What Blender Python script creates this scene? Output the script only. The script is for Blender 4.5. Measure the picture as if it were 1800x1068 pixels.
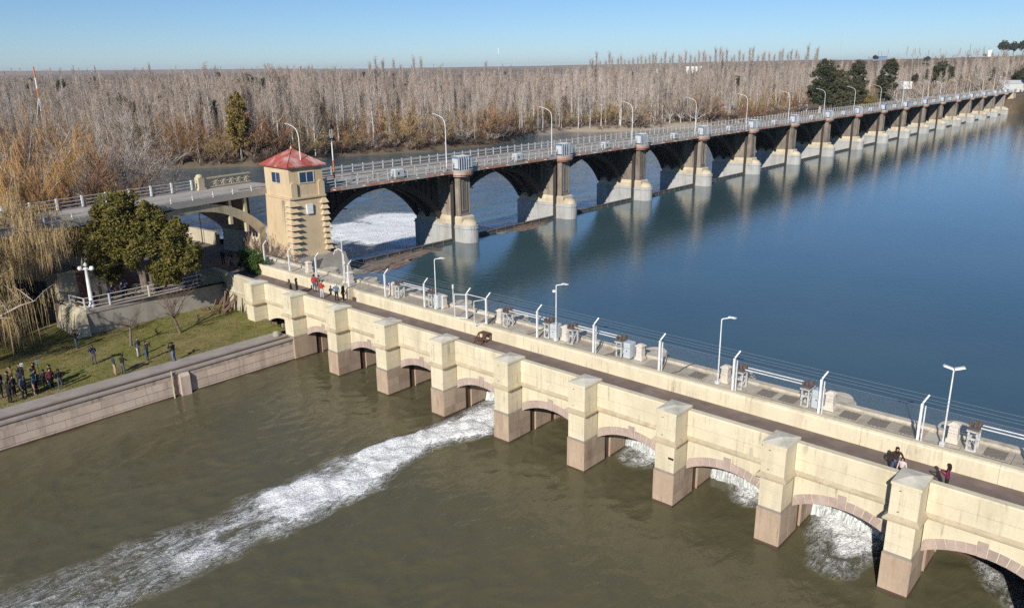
import bpy, bmesh, math, random
import numpy as np
from mathutils import Vector, Matrix, Euler
R = math.radians
random.seed(7); rng = np.random.default_rng(7)
scene = bpy.context.scene
for o in list(bpy.data.objects): bpy.data.objects.remove(o)
COL = scene.collection

# ---------------------------------------------------------------- camera
CAMH, PITCH, ROLL, FPX = 22.794, 0.2875, -0.0131, 1382.6
cam_d = bpy.data.cameras.new('camera'); cam = bpy.data.objects.new('camera', cam_d); COL.objects.link(cam)
cam_d.sensor_width = 36; cam_d.lens = FPX / 1800 * 36; cam_d.clip_start = 0.5; cam_d.clip_end = 40000
cam.matrix_world = Matrix.Translation((0, 0, CAMH)) @ Matrix.Rotation(math.pi / 2 - PITCH, 4, 'X') @ Matrix.Rotation(ROLL, 4, 'Z')
scene.camera = cam
# ---------------------------------------------------------------- light
SUN_EL, SUN_AZ = R(29), R(20)            # sunlight travels towards (sin az, cos az) over the ground
world = bpy.data.worlds.new('World'); scene.world = world; world.use_nodes = True
wn = world.node_tree.nodes; wl = world.node_tree.links; wn.clear()
sky = wn.new('ShaderNodeTexSky'); sky.sky_type = 'NISHITA'; sky.sun_disc = False
sky.sun_elevation = SUN_EL; sky.sun_rotation = SUN_AZ + math.pi
sky.altitude = 1500; sky.air_density = 1.0; sky.dust_density = 0.1; sky.ozone_density = 7.5
bg = wn.new('ShaderNodeBackground'); bg.inputs[1].default_value = 0.086
wo = wn.new('ShaderNodeOutputWorld'); wl.new(sky.outputs[0], bg.inputs[0]); wl.new(bg.outputs[0], wo.inputs[0])
sd = bpy.data.lights.new('sun', 'SUN'); sd.energy = 5.0; sd.angle = R(0.55); sd.color = (1.0, 0.95, 0.86)
sun = bpy.data.objects.new('sun', sd); COL.objects.link(sun)
sdir = Vector((math.sin(SUN_AZ) * math.cos(SUN_EL), math.cos(SUN_AZ) * math.cos(SUN_EL), -math.sin(SUN_EL)))
sun.rotation_euler = sdir.to_track_quat('-Z', 'Y').to_euler(); sun.location = (-40, -80, 90)
vs = scene.view_settings; vs.view_transform = 'Standard'; vs.look = 'None'; vs.gamma = 1.0; vs.use_curve_mapping = False
vs.exposure = 0.22
scene.cycles.use_denoising = False
scene.cycles.sample_clamp_indirect = 3.0; scene.cycles.sample_clamp_direct = 12.0
scene.cycles.max_bounces = 6; scene.cycles.transparent_max_bounces = 8
scene.cycles.caustics_reflective = False; scene.cycles.caustics_refractive = False

# ---------------------------------------------------------------- frames
NX, NY, NA, NS, NWD = -0.359, 50.75, -0.7296, 6.6, 1.389     # canal headworks: x along, y towards the reservoir
FX, FY, FA = -7.338, 108.924, 0.8516                          # dam bridge: x along, y downstream
MN = Matrix.Translation((NX, NY, 0)) @ Matrix.Rotation(NA, 4, 'Z')
MF = Matrix.Translation((FX, FY, 0)) @ Matrix.Rotation(FA, 4, 'Z')
ZC, ZR = -2.53, -2.8                                          # canal and river levels; the reservoir is 0
def W2N(x, y): v = MN.inverted() @ Vector((x, y, 0)); return v.x, v.y
def W2F(x, y): v = MF.inverted() @ Vector((x, y, 0)); return v.x, v.y

# ---------------------------------------------------------------- helpers
class MB:
    def __init__(s): s.v = []; s.f = []; s.m = []
    def add(s, vs, fs, mi=0):
        o = len(s.v); s.v += [tuple(v) for v in vs]; s.f += [tuple(i + o for i in f) for f in fs]; s.m += [mi] * len(fs); return s
    def box(s, x0, x1, y0, y1, z0, z1, mi=0, bev=0):
        if bev:
            b = bev
            vs = []
            for z, i in ((z0, 0), (z1 - b, 0), (z1, b)):
                vs += [(x0 + i, y0 + i, z), (x1 - i, y0 + i, z), (x1 - i, y1 - i, z), (x0 + i, y1 - i, z)]
            fs = [(3, 2, 1, 0), (8, 9, 10, 11)]
            for k in (0, 4):
                for j in range(4): fs.append((k + j, k + (j + 1) % 4, k + 4 + (j + 1) % 4, k + 4 + j))
            return s.add(vs, fs, mi)
        return s.add([(x0, y0, z0), (x1, y0, z0), (x1, y1, z0), (x0, y1, z0), (x0, y0, z1), (x1, y0, z1), (x1, y1, z1), (x0, y1, z1)],
                     [(3, 2, 1, 0), (4, 5, 6, 7), (0, 1, 5, 4), (1, 2, 6, 5), (2, 3, 7, 6), (3, 0, 4, 7)], mi)
    def frus(s, a, b, z0, z1, mi=0):          # a, b: (x0,x1,y0,y1) rectangles at z0 and z1
        return s.add([(a[0], a[2], z0), (a[1], a[2], z0), (a[1], a[3], z0), (a[0], a[3], z0), (b[0], b[2], z1), (b[1], b[2], z1), (b[1], b[3], z1), (b[0], b[3], z1)],
                     [(3, 2, 1, 0), (4, 5, 6, 7), (0, 1, 5, 4), (1, 2, 6, 5), (2, 3, 7, 6), (3, 0, 4, 7)], mi)
    def prism(s, pts, z0, z1, mi=0, top=None):   # plan polygon (ccw) extruded in z
        n = len(pts); t = top or pts
        vs = [(x, y, z0) for x, y in pts] + [(x, y, z1) for x, y in t]
        return s.add(vs, [tuple(range(n - 1, -1, -1)), tuple(range(n, 2 * n))] + [(i, (i + 1) % n, n + (i + 1) % n, n + i) for i in range(n)], mi)
    def ext(s, pts, a0, a1, axis='y', mi=0):    # profile polygon extruded along x or y; pts = (u,z)
        n = len(pts)
        P = (lambda u, z, a: (u, a, z)) if axis == 'y' else (lambda u, z, a: (a, u, z))
        vs = [P(u, z, a0) for u, z in pts] + [P(u, z, a1) for u, z in pts]
        return s.add(vs, [tuple(range(n - 1, -1, -1)), tuple(range(n, 2 * n))] + [(i, (i + 1) % n, n + (i + 1) % n, n + i) for i in range(n)], mi)
    def tube(s, pts, rad, n=6, mi=0, cap=True):
        pts = [Vector(p) for p in pts]
        rs = rad if isinstance(rad, (list, tuple)) else [rad] * len(pts)
        o = len(s.v); rings = []
        for i, p in enumerate(pts):
            d = (pts[min(i + 1, len(pts) - 1)] - pts[max(i - 1, 0)])
            d = d.normalized() if d.length > 1e-9 else Vector((0, 0, 1))
            a = Vector((0, 0, 1)) if abs(d.z) < .9 else Vector((1, 0, 0))
            u = d.cross(a).normalized(); w = d.cross(u)
            for k in range(n):
                t = 2 * math.pi * k / n
                s.v.append(tuple(p + (u * math.cos(t) + w * math.sin(t)) * rs[i]))
        for i in range(len(pts) - 1):
            for k in range(n):
                s.f.append((o + i * n + k, o + i * n + (k + 1) % n, o + (i + 1) * n + (k + 1) % n, o + (i + 1) * n + k)); s.m.append(mi)
        if cap:
            s.f.append(tuple(o + k for k in range(n - 1, -1, -1))); s.m.append(mi)
            e = o + (len(pts) - 1) * n; s.f.append(tuple(e + k for k in range(n))); s.m.append(mi)
        return s
    def lathe(s, prof, n=12, c=(0, 0, 0), mi=0):
        o = len(s.v)
        for r, z in prof:
            for k in range(n):
                t = 2 * math.pi * k / n; s.v.append((c[0] + r * math.cos(t), c[1] + r * math.sin(t), c[2] + z))
        for i in range(len(prof) - 1):
            for k in range(n):
                s.f.append((o + i * n + k, o + i * n + (k + 1) % n, o + (i + 1) * n + (k + 1) % n, o + (i + 1) * n + k)); s.m.append(mi)
        s.f.append(tuple(o + k for k in range(n - 1, -1, -1))); s.m.append(mi)
        e = o + (len(prof) - 1) * n; s.f.append(tuple(e + k for k in range(n))); s.m.append(mi)
        return s
    def mesh(s, name, mats, smooth=False):
        me = bpy.data.meshes.new(name); me.from_pydata(s.v, [], s.f)
        for m in (mats if isinstance(mats, (list, tuple)) else [mats]): me.materials.append(m)
        me.polygons.foreach_set('material_index', s.m)
        if smooth: me.polygons.foreach_set('use_smooth', [True] * len(me.polygons))
        me.update(); return me
    def obj(s, name, mats, parent=None, smooth=False, **k):
        return link(name, s.mesh(name, mats, smooth), parent, **k)
def link(name, me, parent=None, loc=None, rz=None, scale=None, mw=None):
    o = bpy.data.objects.new(name, me); COL.objects.link(o)
    if parent is not None: o.parent = parent
    if mw is not None: o.matrix_local = mw
    if loc is not None: o.location = loc
    if rz is not None: o.rotation_euler = (0, 0, rz)
    if scale is not None: o.scale = (scale,) * 3 if not isinstance(scale, (tuple, list)) else scale
    return o
def tag(o, label=None, cat=None, group=None, kind=None):
    if label: o['label'] = label
    if cat: o['category'] = cat; o['kind'] = kind or 'thing'
    if group: o['group'] = group
    if kind: o['kind'] = kind
    return o
def empty(name, M=None, loc=None, rz=0.0):
    o = bpy.data.objects.new(name, None); COL.objects.link(o); o.empty_display_size = .3
    if M is not None: o.matrix_world = M
    if loc is not None: o.location = loc; o.rotation_euler = (0, 0, rz)
    return o
def nEmpty(name, x, y, z, rz=0): return empty(name, MN @ Matrix.Translation((x, y, z)) @ Matrix.Rotation(rz, 4, 'Z'))
def fEmpty(name, x, y, z, rz=0): return empty(name, MF @ Matrix.Translation((x, y, z)) @ Matrix.Rotation(rz, 4, 'Z'))
def copy_tree(o):
    c = o.copy(); COL.objects.link(c)
    for ch in o.children:
        d = ch.copy(); COL.objects.link(d); d.parent = c
        for g in ch.children:
            e = g.copy(); COL.objects.link(e); e.parent = d
    return c

# ---------------------------------------------------------------- materials
class NT:
    def __init__(s, name):
        s.mat = bpy.data.materials.new(name); s.mat.use_nodes = True; s.t = s.mat.node_tree; s.n = s.t.nodes; s.n.clear()
        s.out = s.n.new('ShaderNodeOutputMaterial'); s.b = s.n.new('ShaderNodeBsdfPrincipled'); s.l(s.b.outputs[0], s.out.inputs[0])
        s.co = s.n.new('ShaderNodeTexCoord')
        s.geo = s.n.new('ShaderNodeNewGeometry')
    def l(s, a, b): s.t.links.new(a, b)
    def noise(s, scale, detail=4, rough=.55, vec=None, dist=0, stretch=None, world=True):
        n = s.n.new('ShaderNodeTexNoise'); n.inputs['Scale'].default_value = scale; n.inputs['Detail'].default_value = detail
        n.inputs['Roughness'].default_value = rough; n.inputs['Distortion'].default_value = dist
        v = vec if vec is not None else (s.geo.outputs['Position'] if world else s.co.outputs['Object'])
        if stretch:
            m = s.n.new('ShaderNodeMapping'); m.inputs['Scale'].default_value = stretch; s.l(v, m.inputs[0]); v = m.outputs[0]
        s.l(v, n.inputs['Vector']); return n.outputs[0]
    def ramp(s, fac, stops, interp='LINEAR'):
        r = s.n.new('ShaderNodeValToRGB'); r.color_ramp.interpolation = interp; e = r.color_ramp.elements
        while len(e) < len(stops): e.new(.5)
        for k, (p, c) in enumerate(stops):
            e[k].position = p; e[k].color = (*c, 1) if isinstance(c, tuple) else (c, c, c, 1)
        s.l(fac, r.inputs[0]); return r.outputs[0]
    def mix(s, fac, a, b, mode='MIX'):
        m = s.n.new('ShaderNodeMix'); m.data_type = 'RGBA'; m.blend_type = mode
        for sock, val in ((m.inputs[0], fac), (m.inputs[6], a), (m.inputs[7], b)):
            if isinstance(val, (int, float)): sock.default_value = val
            elif isinstance(val, tuple): sock.default_value = (*val, 1)
            else: s.l(val, sock)
        return m.outputs[2]
    def math(s, op, a, b=0, c=None, clamp=False):
        m = s.n.new('ShaderNodeMath'); m.operation = op; m.use_clamp = clamp
        for i, val in enumerate((a, b) if c is None else (a, b, c)):
            if isinstance(val, (int, float)): m.inputs[i].default_value = val
            else: s.l(val, m.inputs[i])
        return m.outputs[0]
    def attr(s, name):
        a = s.n.new('ShaderNodeAttribute'); a.attribute_name = name; return a
    def bump(s, h, dist=.02, strength=1.0, normal=None):
        b = s.n.new('ShaderNodeBump'); b.inputs['Distance'].default_value = dist; b.inputs['Strength'].default_value = strength
        s.l(h, b.inputs['Height'])
        if normal is not None: s.l(normal, b.inputs['Normal'])
        s.l(b.outputs[0], s.b.inputs['Normal']); return b.outputs[0]
    def set(s, **k):
        nm = dict(col='Base Color', rough='Roughness', metal='Metallic', ior='IOR', spec='Specular IOR Level', alpha='Alpha')
        for a, v in k.items():
            q = s.b.inputs[nm[a]]
            if isinstance(v, (int, float)): q.default_value = v
            elif isinstance(v, tuple): q.default_value = (*v, 1)
            else: s.l(v, q)
        return s
def sc(c, k): return tuple(min(1, x * k) for x in c)
def surf(name, c, var=.18, scale=.8, rough=.85, bump=.012, fine=14, stain=None, stain_s=.35, stain_amt=.5, streak=False, orand=0.0, metal=0, spec=.3, drip=0.0):
    """weathered opaque surface: large blotches, fine grain, optional stains that run down"""
    t = NT(name)
    a = t.noise(scale, 5, .6); b = t.noise(fine, 3, .6)
    col = t.mix(t.ramp(a, [(.3, 0), (.7, 1)]), sc(c, 1 - var), sc(c, 1 + var * .6))
    col = t.mix(t.math('MULTIPLY', t.ramp(b, [(.35, 0), (.7, 1)]), .22), col, sc(c, .62))
    if stain:
        st = t.noise(stain_s, 6, .68, stretch=(1, 1, .16) if streak else None)
        k = t.ramp(st, [(.5, 0), (.66, 1)])
        col = t.mix(t.math('MULTIPLY', k, stain_amt), col, stain)
    if drip:
        d1 = t.noise(5.5, 4, .7, stretch=(1, 1, .045)); d2 = t.noise(.9, 4, .6)
        col = t.mix(t.math('MULTIPLY', t.math('MULTIPLY', t.ramp(d1, [(.52, 0), (.68, 1)]), t.ramp(d2, [(.42, 0), (.66, 1)])), drip), col, sc(c, .34))
        p1 = t.noise(1.7, 8, .78, dist=.6); col = t.mix(t.math('MULTIPLY', t.ramp(p1, [(.60, 0), (.64, 1)]), drip * .55), col, sc(c, 1.22))
    if orand:
        oi = t.n.new('ShaderNodeObjectInfo')
        col = t.mix(1.0, col, t.ramp(oi.outputs['Random'], [(0, 1 - orand), (1, 1.0)]), 'MULTIPLY')
    t.set(col=col, rough=rough, metal=metal, spec=spec)
    if bump: t.bump(t.math('ADD', t.math('MULTIPLY', b, .5), a), bump, .6)
    return t.mat
def paint(name, c, rough=.45, metal=0.0, rust=None, rust_amt=.0, rs=3.0):
    t = NT(name); a = t.noise(2.5, 4, .6)
    col = t.mix(t.ramp(a, [(.3, 0), (.75, 1)]), sc(c, .86), sc(c, 1.05))
    if rust: col = t.mix(t.math('MULTIPLY', t.ramp(t.noise(rs, 6, .7), [(.48, 0), (.6, 1)]), rust_amt), col, rust)
    t.set(col=col, rough=rough, metal=metal, spec=.4); return t.mat
M = {}
M['cream'] = surf('cream_paint', (.64, .565, .405), .11, .5, .8, .008, 9, (.40, .33, .23), .55, .45, True, drip=.75)
M['cream_old'] = surf('cream_paint_weathered', (.49, .43, .31), .16, .8, .85, .012, 9, (.17, .15, .11), .5, .6, True, drip=.8)
M['cream_dirty'] = surf('cream_dirty', (.46, .385, .265), .2, .9, .85, .01, 9, (.27, .215, .145), .8, .6, drip=.6)
M['cap'] = surf('cap_concrete', (.66, .61, .50), .15, 1.2, .85, .01, 12, (.27, .26, .21), .9, .5)
M['pink'] = surf('pink_masonry', (.42, .315, .225), .16, .9, .85, .014, 8, (.22, .145, .10), .6, .6, True, drip=.8)
M['voussoir'] = surf('pink_voussoir', (.45, .35, .30), .14, 1.4, .85, .01, 10, (.25, .18, .15), 1.0, .4, orand=.14)
M['band'] = surf('grey_tide_band', (.23, .20, .165), .2, 2.0, .9, .01, 10)
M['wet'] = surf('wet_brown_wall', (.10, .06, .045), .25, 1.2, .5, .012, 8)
M['quay'] = surf('quay_block', (.58, .46, .375), .12, 1.0, .85, .012, 8, (.20, .13, .095), .8, .5, True, orand=.16)
M['quay_top'] = surf('quay_stain', (.46, .36, .29), .2, 1.2, .9, .012, 8, (.12, .085, .06), 2.2, .7, True)
M['asphalt'] = surf('walkway_asphalt', (.185, .142, .122), .25, .7, .95, .01, 25, (.26, .21, .185), .6, .6)
M['road'] = surf('bridge_road', (.40, .36, .315), .15, .4, .95, .008, 12, (.22, .2, .18), .3, .5)
M['platform'] = surf('platform_concrete', (.60, .53, .41), .2, 1.1, .9, .012, 12, (.2, .165, .12), .9, .6)
M['slab'] = surf('platform_slab', (.56, .485, .365), .18, 1.5, .9, .01, 12, (.30, .17, .06), 1.2, .45, orand=.3)
M['concrete'] = surf('concrete', (.34, .31, .26), .18, .6, .9, .015, 8, (.14, .12, .10), .5, .6, True)
M['path'] = surf('path_concrete', (.34, .30, .265), .14, .9, .92, .008, 12, (.22, .19, .16), .7, .5)
M['pier_grey'] = surf('pier_grey_concrete', (.42, .415, .40), .16, .5, .9, .015, 5, (.22, .19, .155), .4, .6, True, drip=.7)
M['pier_cream'] = surf('pier_cream_concrete', (.55, .475, .345), .12, .6, .85, .01, 6, (.30, .20, .11), .45, .5, True)
M['pier_col'] = surf('pier_column', (.31, .262, .215), .3, .6, .85, .015, 5, (.10, .06, .04), .55, .85, True, drip=.9, orand=.25)
M['col_panel'] = surf('column_panel', (.16, .145, .13), .25, .8, .85, .012, 6, (.30, .26, .22), .6, .5, True)
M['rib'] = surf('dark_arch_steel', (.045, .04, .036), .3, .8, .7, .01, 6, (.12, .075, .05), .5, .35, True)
M['fascia'] = surf('deck_fascia', (.40, .36, .32), .25, .5, .85, .01, 6, (.34, .15, .085), .9, .85, True)
M['fascia_red'] = surf('fascia_red', (.42, .20, .13), .25, .8, .85, .01, 6, (.55, .45, .38), .9, .6, True)
M['deck'] = surf('deck_concrete', (.37, .35, .32), .18, .4, .9, .01, 6, (.23, .21, .19), .4, .5)
M['rail'] = paint('grey_rail_paint', (.52, .52, .51), .5, 0, (.25, .14, .09), .35)
M['white'] = paint('white_paint', (.74, .75, .75), .4, 0, (.45, .38, .3), .25)
M['whitebox'] = paint('white_box_paint', (.50, .53, .55), .4, 0, (.35, .28, .22), .35, 1.6)
M['bluebox'] = paint('blue_housing_paint', (.13, .20, .34), .4)
M['glassy'] = paint('pale_blue_panel', (.45, .56, .62), .25)
M['cabinet'] = paint('cabinet_grey', (.53, .58, .60), .4)
M['rust'] = surf('rusty_iron', (.12, .082, .065), .4, 6, .85, .006, 20, (.05, .04, .036), 5, .6)
M['hoistgrey'] = paint('hoist_frame', (.62, .62, .60), .5, 0, (.22, .14, .10), .6, 4)
M['wood'] = surf('brown_wood', (.15, .07, .045), .3, 4, .7, .004, 25)
M['log'] = surf('log_bark', (.19, .12, .085), .35, 3, .9, .01, 12)
M['tower'] = surf('tower_plaster', (.58, .45, .285), .09, .35, .85, .01, 7, (.40, .29, .17), .4, .6, True, drip=.7)
M['roof'] = surf('red_roof', (.36, .085, .065), .2, .8, .7, .006, 9, (.55, .40, .37), .6, .75, True, drip=.5)
M['lattice'] = surf('lattice_concrete', (.52, .44, .30), .14, 1, .85, .01, 8)
M['orange'] = paint('orange_paint', (.62, .16, .05), .5)
M['black'] = paint('black_plastic', (.02, .02, .022), .5)
M['cable'] = paint('cable', (.03, .03, .03), .6)
M['bark_pale'] = surf('bark_pale', (.66, .62, .56), .25, 1.2, .9, .01, 10, (.20, .165, .14), .8, .5, orand=.3)
M['bark'] = surf('bark_brown', (.17, .13, .10), .3, 2, .9, .012, 12)
M['bark_grey'] = surf('bark_grey', (.46, .42, .37), .25, 2, .9, .012, 12)
t = NT('window_glass'); t.set(col=(.02, .05, .11), rough=.05, spec=.8); M['glass'] = t.mat
t = NT('lamp_globe'); t.set(col=(.8, .8, .78), rough=.2); M['globe'] = t.mat
def twig(name, c, v=.35):
    t = NT(name); oi = t.n.new('ShaderNodeObjectInfo'); a = t.noise(.05, 3, .6); a2 = t.noise(.011, 4, .6)
    col = t.mix(oi.outputs['Random'], sc(c, 1 - v), sc(c, 1 + v)); col = t.mix(t.math('MULTIPLY', t.ramp(a2, [(.45, 0), (.6, 1)]), .5), col, (c[0] * .72, c[1] * .66, c[2] * .56)); col = t.mix(t.math('MULTIPLY', t.ramp(a, [(.35, 0), (.65, 1)]), .35), col, (c[0] * 1.15, c[1] * .85, c[2] * .68))
    t.set(col=col, rough=.9, spec=.1); return t.mat
M['twig'] = twig('twig_greybrown', (.41, .345, .30), .45)
M['twig_grey'] = twig('twig_grey', (.38, .345, .32), .15)
M['twig_brown'] = twig('twig_redbrown', (.19, .125, .09))
M['twig_ochre'] = twig('twig_ochre', (.38, .29, .155), .25)
M['twig_orange'] = twig('twig_orange', (.34, .20, .11), .3)
M['twig_gold'] = twig('twig_gold', (.43, .27, .11), .25)
M['twig_dark'] = twig('twig_dark', (.12, .09, .075))
def leafm(name, c, c2):
    t = NT(name); oi = t.n.new('ShaderNodeObjectInfo'); a = t.noise(.9, 4, .6); b = t.noise(6, 2, .5)
    col = t.mix(t.ramp(a, [(.35, 0), (.65, 1)]), c, c2); col = t.mix(t.math('MULTIPLY', b, .5), col, sc(c, .5))
    col = t.mix(t.math('MULTIPLY', oi.outputs['Random'], .35), col, sc(c2, 1.2))
    t.set(col=col, rough=.6, spec=.25); return t.mat
M['leaf_olive'] = leafm('leaf_olive', (.06, .068, .016), (.25, .195, .045))
M['leaf_green'] = leafm('leaf_green', (.03, .07, .015), (.09, .14, .03))
M['leaf_dark'] = leafm('leaf_dark', (.036, .046, .022), (.085, .085, .042))
M['leaf_euc'] = leafm('leaf_eucalyptus', (.045, .05, .028), (.11, .10, .05))
M['leaf_yellow'] = leafm('leaf_yellowgreen', (.15, .12, .03), (.25, .17, .05))
# ================================================================ land and water
def vnoise(x, y, seed=0):
    xi = np.floor(x).astype(np.int64); yi = np.floor(y).astype(np.int64); fx = x - xi; fy = y - yi
    fx = fx * fx * (3 - 2 * fx); fy = fy * fy * (3 - 2 * fy)
    def h(a, b):
        n = (a * 374761393 + b * 668265263 + seed * 974711) & 0x7fffffff
        n = ((n ^ (n >> 13)) * 1274126177) & 0x7fffffff
        return ((n ^ (n >> 16)) & 0xffff) / 65535.0
    return (h(xi, yi) * (1 - fx) + h(xi + 1, yi) * fx) * (1 - fy) + (h(xi, yi + 1) * (1 - fx) + h(xi + 1, yi + 1) * fx) * fy
def fbm(x, y, oct=4, seed=0):
    s = 0; a = .5; t = 0
    for k in range(oct): s = s + a * vnoise(x * 2 ** k + 17.3 * k, y * 2 ** k - 9.1 * k, seed + k); t += a; a *= .5
    return s / t
def sstep(a, b, x): t = np.clip((x - a) / (b - a), 0, 1); return t * t * (3 - 2 * t)
BANK = [(-180, 900), (-90, 520), (-60, 360), (-51.7, 331), (-35, 262), (-23.6, 242), (-17.8, 238), (-10.4, 259), (-6, 265), (-2, 281), (.4, 297), (1.6, 318), (4.1, 346), (7.7, 345), (13.8, 372), (18.2, 408), (23.4, 440), (29.6, 462), (32.2, 452), (32.8, 438), (35, 434), (45, 470), (60, 640), (90, 1500), (180, 1500)]
BASE = [(-180, -1), (6, -1), (15, 0), (22, 1.2), (28, 3), (31.5, 6.5), (33, 8.5), (40, 8), (180, 8)]
MESR = [(-180, 6000), (-35, 5600), (0, 5200), (8, 4200), (16, 2600), (24, 1900), (32, 1700), (60, 1700), (180, 3000)]
MESE = [(-180, 9), (-30, 9), (-20, 9), (-9, 7), (4, 8.5), (14, 10), (20, 11.5), (26, 10.5), (34, 12.5), (180, 12)]
def itp(tab, a): return np.interp(a, [p[0] for p in tab], [p[1] for p in tab])
def ground(x, y):
    r = np.hypot(x, y); az = np.degrees(np.arctan2(x, y))
    rb = itp(BANK, az) + 5 * (fbm(az * .9, r * 0, 3, 5) - .5)
    land = sstep(-4, 9, r - rb)
    base = itp(BASE, az) + .8 * (fbm(x * .02, y * .02, 3, 3) - .5) + sstep(600, 1900, r) * np.where(az < -4, 19, np.where(az < 12, 11, 7))
    mr = itp(MESR, az) * (1 + .12 * (fbm(az * .35, r * 0, 4, 11) - .5)); mh = CAMH + itp(MESE, az) / FPX * mr
    mes = sstep(.9, 1.0, r / mr)
    base = base * (1 - mes) + mes * (mh + 6 * (fbm(x * .002, y * .002, 3, 8) - .5))
    return -8 * (1 - land) + land * base
t = NT('ground_earth')
a = t.noise(.035, 5, .6); b = t.noise(.6, 4, .6)
col = t.mix(t.ramp(a, [(.35, 0), (.65, 1)]), (.155, .115, .08), (.22, .165, .11))
col = t.mix(t.math('MULTIPLY', t.ramp(b, [(.4, 0), (.7, 1)]), .45), col, (.085, .075, .042))
sep = t.n.new('ShaderNodeSeparateXYZ'); t.l(t.geo.outputs['Position'], sep.inputs[0])
col = t.mix(t.ramp(t.math('MULTIPLY', t.math('ADD', sep.outputs[2], t.math('MULTIPLY', b, .8)), .5, clamp=False), [(.0, 1), (.02, 0)]), col, t.mix(t.ramp(t.math('MULTIPLY', sep.outputs[0], .01), [(0, 0), (.06, 1)]), (.13, .10, .07), (.29, .24, .185)))
up = t.ramp(t.math('DIVIDE', sep.outputs[2], 60.0), [(.45, 0), (.7, 1)])
col = t.mix(up, col, t.mix(t.noise(.004, 5, .65), (.33, .24, .185), (.22, .185, .135)))
t.set(col=col, rough=.95, spec=.1); t.bump(b, .25, .5); M['earth'] = t.mat
def polar_grid():
    azs = np.concatenate([np.linspace(-180, -60, 40, endpoint=False), np.linspace(-60, 60, 460, endpoint=False), np.linspace(60, 180, 41)])
    rs = np.concatenate([np.arange(70, 200, 12), np.arange(200, 480, 3.2), np.geomspace(480, 14000, 90)])
    A, Rr = np.meshgrid(np.radians(azs), rs); x = Rr * np.sin(A); y = Rr * np.cos(A); z = ground(x, y)
    n, m = A.shape; V = np.stack([x, y, z], -1).reshape(-1, 3)
    i = np.arange(n * m).reshape(n, m); F = np.stack([i[:-1, :-1], i[:-1, 1:], i[1:, 1:], i[1:, :-1]], -1).reshape(-1, 4)[:, ::-1]
    me = bpy.data.meshes.new('ground'); me.from_pydata(V.tolist(), [], F.tolist()); me.materials.append(M['earth'])
    me.polygons.foreach_set('use_smooth', [True] * len(me.polygons)); me.update(); return me
tag(link('ground', polar_grid()), 'wooded brown floodplain rising to low pinkish plateaus on the horizon', kind='structure')

def grid_mesh(name, xs, ys, zf, mat, attrs=None, Mx=None):
    X, Y = np.meshgrid(xs, ys); Z, at = zf(X, Y); n, m = X.shape
    V = np.stack([X, Y, Z], -1).reshape(-1, 3); i = np.arange(n * m).reshape(n, m)
    F = np.stack([i[:-1, :-1], i[:-1, 1:], i[1:, 1:], i[1:, :-1]], -1).reshape(-1, 4)
    me = bpy.data.meshes.new(name); me.from_pydata(V.tolist(), [], F.tolist()); me.materials.append(mat)
    me.polygons.foreach_set('use_smooth', [True] * len(me.polygons))
    for k, v in (at or {}).items():
        q = me.attributes.new(k, 'FLOAT', 'POINT'); q.data.foreach_set('value', v.ravel().astype(np.float32))
    me.update(); o = link(name, me)
    if Mx is not None: o.matrix_world = Mx
    return o
def capsule(X, Y, pts):          # pts: (x,y,halfwidth,strength)
    d = np.zeros_like(X)
    for (x0, y0, w0, s0), (x1, y1, w1, s1) in zip(pts[:-1], pts[1:]):
        dx, dy = x1 - x0, y1 - y0; L = dx * dx + dy * dy
        k = np.clip(((X - x0) * dx + (Y - y0) * dy) / L, 0, 1)
        q = np.hypot(X - x0 - k * dx, Y - y0 - k * dy) / (w0 + (w1 - w0) * k)
        d = np.maximum(d, (1 - sstep(.25, 1.0, q)) * (s0 + (s1 - s0) * k))
    return d
def water(name, c, rough, r1, r2, foam=True, flow=(1, 1, 1), d1=.10, d2=.03, ior=1.333):
    t = NT(name)
    a = t.noise(r1, 5, .62, stretch=flow, dist=.6, world=False); b = t.noise(r2, 4, .6, stretch=flow, dist=.4, world=False)
    murk = t.mix(t.ramp(t.noise(.05, 4, .6), [(.35, 0), (.65, 1)]), sc(c, .88), (c[0] * 1.14, c[1] * 1.04, c[2] * 1.0))
    h = t.math('ADD', t.math('MULTIPLY', a, d1), t.math('MULTIPLY', b, d2))
    if foam:
        at = t.attr('foam').outputs['Fac']
        f1 = t.noise(.7, 8, .72, stretch=flow, dist=1.6, world=False); f2 = t.noise(2.6, 6, .72, stretch=flow, dist=1.6, world=False); f3 = t.noise(6.5, 4, .68, stretch=flow, dist=.8, world=False)
        # thin bright strands: ridges of the noise
        ridge = t.math('SUBTRACT', 1.0, t.math('MULTIPLY', t.math('ABSOLUTE', t.math('SUBTRACT', f1, .5)), 7.0), clamp=True)
        lace = t.math('MULTIPLY', ridge, t.ramp(f2, [(.4, 0), (.62, 1)]))
        solid = t.ramp(t.math('ADD', t.math('MULTIPLY', f2, .45), t.math('MULTIPLY', f1, .55)), [(.33, 0), (.52, 1)])
        k1 = t.math('MULTIPLY', lace, t.ramp(at, [(.04, 0), (.35, 1)]))
        k2 = t.ramp(t.math('ADD', t.math('ADD', t.math('MULTIPLY', solid, .45), t.math('MULTIPLY', f3, .5)), t.math('SUBTRACT', at, .78)), [(.10, 0), (.50, 1)])
        k = t.math('MAXIMUM', k1, k2, clamp=True)
        milk = t.ramp(at, [(.2, 0), (1, .5)])
        col = t.mix(milk, murk, (.24, .255, .22))
        col = t.mix(k, col, (.93, .94, .93))
        t.set(col=col, rough=t.math('ADD', rough, t.math('MULTIPLY', k, .5)))
        h = t.math('ADD', h, t.math('ADD', t.math('MULTIPLY', k, .16), t.math('MULTIPLY', t.math('MULTIPLY', t.math('ADD', f3, f2), at), .22)))
    else: t.set(col=murk, rough=rough)
    t.set(ior=ior, spec=.5); t.bump(h, 1.0, 1.0); return t.mat
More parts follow.
